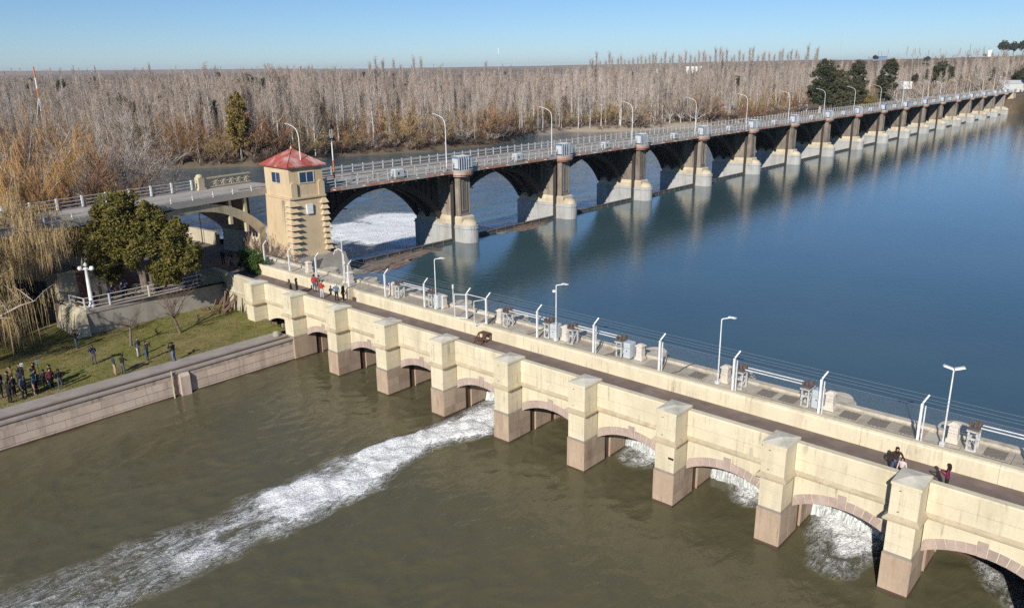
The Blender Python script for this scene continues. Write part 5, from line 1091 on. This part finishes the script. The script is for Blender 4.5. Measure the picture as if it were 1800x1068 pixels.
# evergreens beyond the bridge
for j, (az, r, s, key, lab) in enumerate(((21.0, 432, 1.16, 'euc1', 'dark tall evergreen at the left of the grove beyond the bridge'), (21.8, 440, 1.0, 'euc0', 'brownish evergreen second in the grove beyond the bridge'), (22.5, 436, 1.02, 'euc0', 'brownish evergreen third in the grove beyond the bridge'), (23.3, 440, .98, 'euc0', 'brownish evergreen fourth in the grove beyond the bridge'), (24.0, 430, 1.05, 'yellowgreen', 'bright olive tree at the right of the evergreen grove'), (23.0, 470, 1.1, 'euc1', 'dark evergreen at the back of the grove'), (24.9, 480, 1.1, 'euc1', 'evergreen behind the water tower'), (27.8, 620, 1.6, 'pine', 'lone tall tree poking above the skyline at right'))):
    plant(key, 'evergreen_tree', at(az, r), j * 1.3, s, lab)
for j, (az, s) in enumerate(((31.0, 1.2), (31.5, 1.1), (32.0, 1.25), (32.5, 1.15), (33.0, 1.3), (33.5, 1.1))): plant('pine', 'plateau_pine', at(az, 1900), j, s * 1.9, 'round dark pine on the plateau at the right edge', 'tree', 'pines on the plateau')
for j, (az, r, s, lab) in enumerate(((-18.6, 285, .95, 'narrow olive evergreen standing among the pale trunks left of the tower'),)): e = plant('yellowgreen', 'columnar_evergreen', at(az, 246), 1.0, .80, lab, zs=1.5)
for j, (az, r, s, key, lab) in enumerate(((-17.6, 640, 1.7, 'pine', 'dark round pine on the skyline above the columnar evergreen'), (-17.0, 650, 1.5, 'pine', 'smaller dark pine right of the skyline pine'), (-16.2, 640, 1.8, 'pine', 'tall dark pine left of the tower roof on the skyline'), (-25.5, 420, 1.1, 'pine', 'dark evergreen hidden in the left wood'), (-12.7, 500, 1.2, 'pine', 'dark evergreen above the tower'), (-33, 520, 1.4, 'pine', 'dark evergreen at the far left skyline'))): plant(key, 'dark_pine', at(az, r), j * 2.1, s, lab)
for j, (az, r) in enumerate(((25.6, 470), (26.6, 455), (27.4, 470), (28.3, 480), (29.2, 500), (30.2, 510), (19.0, 455), (17.5, 470), (20.2, 470), (30.9, 540), (27.9, 500), (26.2, 500))): plant('bushy%d' % (j % 3), 'spreading_bare_tree', at(az, r), j, 1.35 + .15 * (j % 3), 'spreading bare tree behind the far half of the dam bridge', 'tree', 'bare trees behind the far half of the bridge')
e = plant('ochre0', 'yellow_shrub', at(.6, 300), .4, .55, 'rounded yellow-green shrub at the water edge beyond the bridge', 'shrub'); e.children[1].data = VAR['ochre0'][1]
# ---- park trees
def near_tree(name, pair, mt, mc, loc, rz, label, cat='tree', s=1.0):
    e = empty(name, loc=loc, rz=rz); e.scale = (s,) * 3; pair[0].obj('trunk', M[mt], e, True); pair[1].obj('crown', M[mc], e); return tag(e, label, cat)
near_tree('evergreen_tree', leafy(500, 9, [(-1.8, 1.0, 7.3, 2.3), (-.6, .3, 8.2, 1.8), (2.3, -.4, 5.4, 2.1), (-4.2, .5, 5.6, 2.0), (.0, -1.2, 4.8, 2.2), (4.3, -1.0, 3.9, 1.7), (-1.9, -1.0, 5.9, 2.1), (-5.2, 1.0, 3.6, 1.5), (1.0, .5, 7.0, 1.6), (-3.0, -.6, 3.4, 1.6), (3.0, -1.6, 2.9, 1.4), (-3.2, .4, 8.0, 1.0), (3.6, .2, 6.4, .9), (-6.0, .6, 4.8, .9)], 230, .22, .22, 5), 'bark', 'leaf_olive', MF @ Vector((-44.6, -1.0, 2.2)), .0, 'bushy olive-green evergreen in front of the approach bridge')
WIL = willow(510, 16.5, 8.6, 30, 9500, .014, 2.2); near_tree('weeping_willow', WIL, 'bark', 'twig_ochre', (-47.6, 68.4, -.1), .6, 'weeping willow with yellow hanging twigs at the left edge')
near_tree('weeping_willow', willow(511, 9, 5.6, 10, 1900, .014, 3.2), 'bark_grey', 'twig_ochre', (-44.2, 60.2, -.2), 2.0, 'leaning willow with yellow twigs over the lawn group')
near_tree('orange_willow', bushy_bare(512, 17.0, 10.0, 30, 14, 13, .021, .12, .22, .016, .95), 'bark_grey', 'twig_gold', (-63.5, 102, 2), 1.0, 'ochre willow behind the approach bridge at the left edge')
near_tree('orange_shrub', bushy_bare(513, 12.5, 6.5, 22, 11, 12, .026, .08), 'bark', 'twig_orange', (-58.0, 105, 2), 1.0, 'orange twigged shrub behind the approach bridge', 'shrub')
near_tree('bare_tree', bushy_bare(514, 14.5, 10.5, 26, 14, 12, .030, .1, 0, .020, .85), 'bark_grey', 'twig_grey', (-60.0, 121, 1.5), .5, 'wide grey bare tree behind the approach bridge railing')
near_tree('bare_tree', bushy_bare(515, 9, 5, 13, 8, 9, .022, .12), 'bark', 'twig_brown', (-49.5, 104.5, 2.2), .5, 'brown bare tree seen under the approach arch')
near_tree('bare_sapling', bushy_bare(516, 4.6, 1.9, 6, 4, 4, .008, .38, 0, .02), 'bark', 'twig_brown', MN @ Vector((-35.2, -10.95, -.2)), .5, 'slim bare sapling on the lawn nearest the terrace end')
near_tree('bare_sapling', bushy_bare(517, 4.4, 2.4, 11, 7, 6, .009, .33, 0, .022), 'bark', 'twig_brown', MN @ Vector((-35.3, -6.35, -.15)), 2.5, 'bushy bare sapling on the lawn near the log pile')
near_tree('bare_bush', bushy_bare(518, 3.6, 2.6, 16, 9, 8, .018, .08, .2, .02), 'twig_dark', 'twig_brown', MF @ Vector((-29.5, 2.2, 2.3)), 1.5, 'tangled bare brown bush at the foot of the tower', 'bush')
near_tree('bare_bush', bushy_bare(519, 2.0, 1.4, 10, 6, 6, .014, .08, 0, .02), 'twig_dark', 'twig_dark', MF @ Vector((-27.9, -.5, 2.3)), .5, 'small dark twiggy bush against the left tower face', 'bush')
near_tree('green_hedge', leafy(520, 2.4, [(0, 0, .8, 1.1), (.9, -.7, .7, .9), (-.9, .8, .9, 1.15), (-1.9, 1.5, .9, 1.1), (.3, -.4, 1.2, .8), (-1.2, .6, 1.5, .9)], 150, .13, .08, 3), 'bark', 'leaf_green', MN @ Vector((-41.9, 6.0, 2.3)), -.2, 'rounded green hedge at the end of the walkway', 'hedge')
near_tree('green_bush', leafy(521, 1.5, [(0, 0, .5, .8), (.8, .4, .4, .6)], 90, .14, .05, 2), 'bark', 'leaf_yellow', MF @ Vector((-33.6, 18.2, 2.3)), 0, 'small sunlit yellow-green bush by the low park wall', 'bush')
for k, (x, y, s) in enumerate(((-34, -32.5, 1.0), (-30.6, -38, 1.0), (-39.5, -31.5, 1.1), (-36.5, -38.5, 1.2))):
    near_tree('bare_lawn_tree', bushy_bare(540 + k, 9, 4.2, 10, 6, 5, .02, .28, 0, .022), 'bark_grey', 'twig_grey', MN @ Vector((x, y, -.2)), k * 1.3, ['bare lawn tree just beyond the left edge, nearest the path', 'bare lawn tree beyond the left edge, second along the path', 'bare lawn tree beyond the left edge, on the terrace side', 'bare lawn tree beyond the left edge, the tallest'][k], s=s)
# grass tufts on the lawn
GL = bpy.data.collections.new('grass_library'); 
for k in range(3):
    random.seed(600 + k); mb = MB()
    for j in range(14): a = random.uniform(0, 6.28); p = Vector((random.uniform(-.16, .16), random.uniform(-.16, .16), 0)); ribbon(mb, p, p + Vector((math.cos(a) * .05, math.sin(a) * .05, random.uniform(.05, .12))), .012, 0)
    GL.objects.link(bpy.data.objects.new('tuft%d' % k, mb.mesh('tuft%d' % k, M['lawn'])))
gp = []
gx = rt.uniform(-43, -28.95, 9000); gy = rt.uniform(-34, 1.2, 9000); gz, _ = lawn_z(gx, gy)
for x, y, z in zip(gx, gy, gz): v = MN @ Vector((x, y, z)); gp.append((v.x, v.y, v.z - .01, 'tuft%d' % rt.integers(3), rt.uniform(0, 6.28), rt.uniform(.6, 1.4)))
scatter('grass', gp, 'short winter grass of the lawn', GL, {'tuft0': 0, 'tuft1': 1, 'tuft2': 2})
# ================================================================ people
SKN = {}
def person_mesh(pose):
    """one continuous skinned body 1.72 m tall, facing +y; zones give the clothing"""
    V = []; E = []; Rd = []; Zn = []
    def v(p, r, z): V.append(p); Rd.append(r if isinstance(r, tuple) else (r, r)); Zn.append(z); return len(V) - 1
    def e(a, b): E.append((a, b))
    sit = pose.startswith('sit'); dz = -.42 if sit else 0
    fw = {'lean': .10, 'camera': .03, 'look': .06}.get(pose, .0)
    pel = v((0, 0, .93 + dz), (.155, .115), 'T'); wa = v((0, fw * .4, 1.08 + dz), (.15, .11), 'J'); ch = v((0, fw, 1.30 + dz), (.175, .12), 'J'); nk = v((0, fw * 1.3, 1.46 + dz), (.065, .065), 'J')
    hb = v((0, fw * 1.5 + .01, 1.53 + dz), (.07, .075), 'S'); hm = v((0, fw * 1.6 + .02, 1.61 + dz), (.082, .095), 'S'); ht = v((0, fw * 1.6 + .01, 1.69 + dz), (.06, .07), 'H'); ns = v((0, fw * 1.6 + .115, 1.59 + dz), .02, 'S')
    e(pel, wa); e(wa, ch); e(ch, nk); e(nk, hb); e(hb, hm); e(hm, ht); e(hm, ns)
    for s in (-1, 1):
        st = {'walk': s * .16, 'stride': s * .2}.get(pose, s * .02); sp = .14 if pose == 'wide' else .10
        if sit: k = v((s * .11, .42, .52), .075, 'T'); a = v((s * .11, .44, .12), .05, 'T'); f = v((s * .11, .58, .045), .045, 'F'); h = v((s * .10, .1, .5), .10, 'T')
        else: h = v((s * .095, 0, .80), .095, 'T'); k = v((s * sp, st * .6 + .02, .49), .066, 'T'); a = v((s * (sp + .01), st - .03, .10), .047, 'T'); f = v((s * (sp + .03), st + .12, .04), .042, 'F')
        e(pel, h); e(h, k); e(k, a); e(a, f)
        sh = v((s * .20, fw, 1.39 + dz), .075, 'J'); e(ch, sh)
        ar = pose
        if pose in ('camera', 'look'): el = (s * .27, fw + .17, 1.20); wr = (s * .10, fw + .24, 1.53); hd = (s * .05, fw + .25, 1.59)
        elif pose == 'phone': el = (s * .25, .06, 1.13); wr = (s * .10, .30, 1.24); hd = (s * .05, .36, 1.28)
        elif pose == 'cross' or pose == 'sit': el = (s * .27, .08, 1.12 + dz); wr = (-s * .04, .22, 1.17 + dz); hd = (-s * .10, .22, 1.19 + dz)
        elif pose == 'pocket': el = (s * .30, -.06, 1.13); wr = (s * .22, .05, .93); hd = (s * .20, .07, .87)
        elif pose == 'lean': el = (s * .29, .20, 1.20); wr = (s * .18, .40, 1.10); hd = (s * .14, .46, 1.09)
        else: el = (s * .26, -.02 + st_(pose, s), 1.12); wr = (s * .27, .06 + st_(pose, s) * 1.6, .88); hd = (s * .26, .09 + st_(pose, s) * 1.6, .79)
        b = v(el, .052, 'J'); w = v(wr, .04, 'J'); q = v(hd, .035, 'S'); th = v((hd[0] - s * .03, hd[1] + .04, hd[2] + .01), .013, 'S'); e(sh, b); e(b, w); e(w, q); e(q, th)
        for fgi in range(4): ft = v((hd[0] + (fgi - 1.5) * .017, hd[1] + .055, hd[2] - (.045 if pose in ('stand', 'walk', 'stride', 'pocket') else -.03)), .0095, 'S'); e(q, ft)
    me = bpy.data.meshes.new('body_' + pose); me.from_pydata(V, E, []); o = bpy.data.objects.new('tmp', me); COL.objects.link(o); md = o.modifiers.new('s', 'SKIN'); md.use_smooth_shade = True; md.branch_smoothing = .3
    sv = me.skin_vertices[0].data
    for i, r in enumerate(Rd): sv[i].radius = r; sv[i].use_root = (i == 0)
    o.modifiers.new('b', 'SUBSURF').levels = 1; o.modifiers['b'].render_levels = 1
    dg = bpy.context.evaluated_depsgraph_get(); out = bpy.data.meshes.new_from_object(o.evaluated_get(dg)); bpy.data.objects.remove(o)
    P = np.array(V); zi = {'S': 0, 'J': 1, 'T': 2, 'F': 3, 'H': 4}
    ea = np.array([V[a] for a, b in E]); eb = np.array([V[b] for a, b in E]); zs = [(Zn[a], Zn[b]) for a, b in E]
    mi = []
    for f in out.polygons:
        c = np.array(f.center[:]); d = eb - ea; t = np.clip(((c - ea) * d).sum(1) / np.maximum((d * d).sum(1), 1e-9), 0, 1); dist = np.linalg.norm(c - ea - d * t[:, None], axis=1); k = int(dist.argmin()); z = zs[k][1] if t[k] > .5 else zs[k][0]; mi.append(zi[z])
    while len(out.materials) < 5: out.materials.append(None)
    out.polygons.foreach_set('material_index', mi); out.polygons.foreach_set('use_smooth', [True] * len(out.polygons)); out.name = 'body_' + pose; return out
def st_(pose, s): return {'walk': -s * .08, 'stride': -s * .12}.get(pose, 0)
PMX = {}
def cmat(c):
    k = 'cloth_%02x%02x%02x' % tuple(int(255 * x) for x in c)
    if k not in bpy.data.materials: surf(k, c, .2, 6, .9, .004, 40, spec=.15)
    return bpy.data.materials[k]
SKIN = surf('skin', (.42, .25, .18), .1, 8, .6, 0, 30)
def hair_mesh(long):
    mb = MB(); n = 10; rows = []
    prof = [(.0, .125), (.06, .115), (.098, .07), (.108, .01), (.104, -.05)] + ([(.10, -.12), (.095, -.2), (.07, -.26)] if long else [])
    for r, z in prof: rows.append([(r * .95 * math.cos(6.283 * k / n), (r * 1.08 * math.sin(6.283 * k / n)) - (.012 if z > -.02 else .035) if not (math.sin(6.283 * k / n) > .3 and z < .04) else min(.03, r * 1.08 * math.sin(6.283 * k / n)), z) for k in range(n)])
    mb.add([p for q in rows for p in q], [(j * n + k, (j + 1) * n + k, (j + 1) * n + (k + 1) % n, j * n + (k + 1) % n) for j in range(len(rows) - 1) for k in range(n)]); return mb
HAIR = [hair_mesh(False).mesh('hair_short', None, True), hair_mesh(True).mesh('hair_long', None, True)]
def person(M0, pose, jacket, trousers, label, face=0.0, h=1.72, hair=(.02, .015, .012), shoes=(.03, .03, .03), long=False, hat=None):
    if pose not in PMX: PMX[pose] = person_mesh(pose)
    e = empty('person', M0 @ Matrix.Rotation(R(face), 4, 'Z')); s = h / 1.72; e.scale = (s * 1.06, s * 1.06, s); b = link('body', PMX[pose], e)
    for i, m in enumerate((SKIN, cmat(jacket), cmat(trousers), cmat(shoes), cmat(hair))): b.material_slots[i].link = 'OBJECT'; b.material_slots[i].material = m
    fw = {'lean': .10, 'camera': .03, 'look': .06}.get(pose, 0) * 1.6; hr = link('hair', HAIR[1 if long else 0], e, loc=(0, fw + .012, 1.615 - (.42 if pose.startswith('sit') else 0)))
    if not hr.data.materials: hr.data.materials.append(None)
    hr.material_slots[0].link = 'OBJECT'; hr.material_slots[0].material = cmat(hat or hair)
    return tag(e, label, 'person')
def NM(x, y, z): return MN @ Matrix.Translation((x, y, z))
BLK, NAVY, JEAN, GRY, TAN, RED = (.018, .018, .02), (.03, .045, .085), (.06, .09, .16), (.10, .10, .105), (.38, .28, .18), (.42, .03, .035)
WZ = 2.3
G = 'people'
person(NM(24.3, 3.1, WZ), 'lean', (.05, .03, .025), JEAN, 'person in a dark brown jacket and jeans behind the parapet, holding the smaller one', -150, 1.68, long=True)
person(NM(24.75, 2.75, WZ), 'stand', (.62, .50, .45), GRY, 'smaller person in a pale pink coat in front of the one in brown', 170, 1.3, long=True)
person(NM(26.85, 2.75, WZ), 'phone', (.15, .02, .055), BLK, 'person in a purple padded coat with long dark hair on the walkway at right', 100, 1.66, long=True)
person(NM(-30.5, 2.75, WZ), 'lean', (.10, .075, .065), BLK, 'person in a brown coat leaning at the parapet nearest the tower', 170, 1.66, hair=(.09, .045, .025), long=True)
person(NM(-30.2, 3.2, WZ), 'stand', BLK, BLK, 'person in black with dark hair beside the brown coat at the parapet', -20, 1.7, long=True)
person(NM(-29.9, 5.0, WZ), 'stand', RED, JEAN, 'person in a plain red jacket and jeans by the reservoir parapet', 20, 1.75)
person(NM(-29.4, 5.25, WZ), 'camera', (.16, .15, .095), (.2, .17, .12), 'person in a khaki jacket beside the plain red jacket', 170, 1.72)
person(NM(-27.4, 4.1, WZ), 'cross', RED, (.55, .53, .5), 'person in a red jacket with grey shoulders and pale trousers on the walkway', 20, 1.68, hair=(.35, .3, .25))
person(NM(-25.5, 4.4, WZ), 'pocket', (.09, .16, .26), BLK, 'grey-haired person in a blue jacket on the walkway', 30, 1.7, hair=(.5, .48, .46))
person(NM(-25.1, 4.85, WZ), 'stand', BLK, BLK, 'fair-haired person in black beside the blue jacket', 120, 1.7, hair=(.5, .4, .3), shoes=(.6, .6, .6))
LZ = lambda x: -.33 + .32 * min(1.4, max(0, (-28.4 - x) / 12.6))
def lawnp(x, y, *a, **k): return person(NM(x, y, LZ(x)), *a, **k)
lawnp(-38.0, -14.4, 'phone', BLK, JEAN, 'person in black and blue jeans alone on the lawn by the pale wall end', -30)
lawnp(-33.0, -14.9, 'camera', NAVY, GRY, 'photographer in dark blue standing wide on the lawn', -120)
lawnp(-29.4, -14.7, 'stand', NAVY, TAN, 'person in a navy jacket and tan trousers at the path edge', -10)
lawnp(-29.1, -14.2, 'lean', BLK, GRY, 'person in black half hidden by the tan trousers', 30, h=1.65)
lawnp(-32.1, -11.6, 'pocket', GRY, (.45, .45, .45), 'person in a grey jacket and pale trousers under the sapling', -70, hair=(.1, .06, .04))
lawnp(-30.7, -11.5, 'camera', (.05, .05, .055), JEAN, 'photographer in dark grey and jeans beside the pale trousers', -60)
lawnp(-28.8, -10.1, 'camera', BLK, (.13, .18, .30), 'photographer in black and light jeans alone at the path edge', 110)
person(NM(-45.0, -16.0, .05), 'stand', (.05, .06, .04), BLK, 'person in dark green standing on the shaded path at left', 60)
grp = [(-32.0, -22.1, 'stand', NAVY, BLK, 'person in navy at the left edge of the lawn group', 120), (-29.6, -22.2, 'phone', BLK, BLK, 'person in black in front of the lawn group writing notes', 20), (-29.7, -21.3, 'stand', GRY, BLK, 'person in a grey jacket with back turned in the lawn group', -30), (-30.3, -20.9, 'stand', (.035, .06, .12), BLK, 'person in a blue jacket with back turned in the lawn group', -20),
       (-29.9, -20.5, 'camera', NAVY, (.42, .25, .18), 'person in shorts with bare legs in the lawn group', 0), (-30.6, -20.1, 'stand', (.03, .05, .11), BLK, 'person in a dark blue coat in the middle of the lawn group', -50), (-30.4, -19.5, 'cross', (.05, .04, .045), (.07, .075, .075), 'person with a white and maroon scarf in the lawn group', 100), (-29.7, -18.7, 'pocket', BLK, GRY, 'person in a black jacket and grey trousers at the right end of the lawn group', 90),
       (-33.0, -21.0, 'phone', (.17, .10, .05), BLK, 'person in a brown coat at the back left of the lawn group', 190), (-32.6, -20.4, 'stand', BLK, BLK, 'person in black with dark hair at the back of the lawn group', 200), (-31.6, -21.6, 'stand', (.04, .04, .05), GRY, 'person in charcoal between the brown coat and the grey jacket', 160), (-32.6, -22.6, 'stand', BLK, GRY, 'person in black and grey cut by the left edge behind the navy one', 100), (-30.6, -21.6, 'pocket', (.06, .055, .05), BLK, 'person in dark taupe between the grey jacket and the navy one', -60), (-31.4, -20.9, 'cross', (.025, .03, .05), BLK, 'person in midnight blue at the centre of the lawn group', 30), (-30.0, -19.2, 'stand', (.12, .03, .035), BLK, 'person in maroon beside the black jacket at the group\'s right', -80), (-32.1, -19.6, 'phone', (.09, .085, .08), JEAN, 'person in grey and jeans at the back right corner of the group', 170), (-31.0, -22.4, 'phone', (.03, .035, .06), BLK, 'person in very dark blue at the front left of the lawn group', 60), (-30.9, -18.9, 'stand', (.08, .075, .07), BLK, 'person in taupe at the back right end of the lawn group', 150), (-31.7, -19.7, 'camera', (.035, .03, .035), BLK, 'person in dark maroon at the back right of the lawn group', 180)]
for x, y, p, j, tr, lab, fc in grp: lawnp(x, y, p, j, tr, lab, fc, h=random.uniform(1.62, 1.8), shoes=(.6, .6, .6) if 'shorts' in lab else (.03, .03, .03))
o = MB().box(-.09, .09, -.09, .09, 0, .2).obj('microphone_flag', M['white']); o.matrix_world = NM(-31.3, -20.6, 1.75); o2 = MB().tube([(0, 0, 0), (0, 0, -1.8)], .02, 5).obj('pole', M['black'], o); tag(o, 'blue and white microphone flag held up at left over the lawn group', 'microphone flag')
MB().box(-.095, .095, -.095, .095, .07, .14).obj('blue_band', M['bluebox'], o)
o = MB().box(-.08, .08, -.08, .08, 0, .2).obj('microphone_flag', M['bluebox']); o.matrix_world = NM(-31.0, -19.6, 1.75); MB().tube([(0, 0, 0), (0, 0, -1.8)], .02, 5).obj('pole', M['black'], o); tag(o, 'blue microphone flag held up at right over the lawn group', 'microphone flag')
ter = [(-42.3, -12.2, 'sit', BLK, (.1, .03, .03), 'person sitting by the brown wall at the terrace rail', 60), (-41.9, -11.8 + .9, 'sit', (.06, .025, .025), BLK, 'person in dark red sitting beside the globe lamp', 60), (-43.6, -9.7, 'stand', BLK, BLK, 'person in black standing left at the terrace tree', 0), (-44.4, -8.6, 'stand', BLK, BLK, 'person in black standing behind the terrace group', 0), (-42.4, -9.2, 'lean', NAVY, NAVY, 'person in navy leaning on the terrace rail', -70), (-42.1, -8.3, 'phone', NAVY, BLK, 'person in dark blue under the terrace tree', -60), (-43.2, -7.6, 'cross', (.05, .07, .13), BLK, 'person in a blue coat at the terrace table', -120)]
for x, y, p, j, tr, lab, fc in ter: person(NM(x, y, 2.27), p, j, tr, lab, fc, random.uniform(1.64, 1.78))
for k, (x, y) in enumerate(((-42.3, -12.2), (-41.9, -10.9))):
    e = nEmpty('stool', x, y - .05, 2.27); MB().box(-.25, .25, -.2, .25, .36, .42).obj('seat', M['wood'], e)
    for sx in (-1, 1):
        for sy in (-.15, .2): MB().box(sx * .2 - .02, sx * .2 + .02, sy - .02, sy + .02, 0, .36).obj('leg', M['wood'], e)
    tag(e, ['wooden stool by the brown wall', 'wooden stool beside the globe lamp'][k], 'stool')
person(NM(-47.9, 5.3, 2.27), 'stand', BLK, BLK, 'person in black left of the tripod in the shade', -150); person(NM(-46.2, 5.4, 2.27), 'camera', BLK, BLK, 'person in black behind the tripod in the shade', -150)
e = nEmpty('camera_tripod', -45.6, 5.0, 2.27); tag(e, 'camera on a pale tripod at the shaded end of the walkway', 'tripod')
for k in range(3): MB().tube([(.55 * math.cos(2.09 * k + .4), .55 * math.sin(2.09 * k + .4), 0), (0, 0, 1.35)], .022, 5).obj('leg', M['rail'], e)
MB().box(-.08, .08, -.16, .16, 1.35, 1.5).obj('camera_body', M['black'], e); MB().tube([(0, -.16, 1.43), (0, -.3, 1.43)], .05, 8).obj('lens', M['black'], e)
for x, y, a, lab in ((-33.0, -14.9, -120, 'black camera held by the photographer in dark blue'), (-30.7, -11.5, -60, 'black camera held by the photographer in dark grey'), (-28.8, -10.1, 110, 'black camera held by the photographer at the path edge')):
    o = MB().box(-.07, .07, .28, .36, 1.55, 1.64).tube([(0, .36, 1.6), (0, .50, 1.6)], .04, 8).obj('camera_held', M['black']); o.matrix_world = NM(x, y, LZ(x)) @ Matrix.Rotation(R(a), 4, 'Z'); o.name = 'handheld_camera'; tag(o, lab, 'camera')
# ================================================================ air
hz = bpy.data.materials.new('haze_air'); hz.use_nodes = True; hn = hz.node_tree.nodes; hn.clear()
ho = hn.new('ShaderNodeOutputMaterial'); hv = hn.new('ShaderNodeVolumePrincipled'); hv.inputs['Color'].default_value = (.78, .88, 1.0, 1); hv.inputs['Density'].default_value = 6.0e-5; hv.inputs['Anisotropy'].default_value = .15
hz.node_tree.links.new(hv.outputs[0], ho.inputs['Volume'])
tag(MB().box(-14600, 14600, -14600, 14600, -9.5, 150).obj('haze', hz), 'thin pale blue winter haze over the valley', kind='stuff')
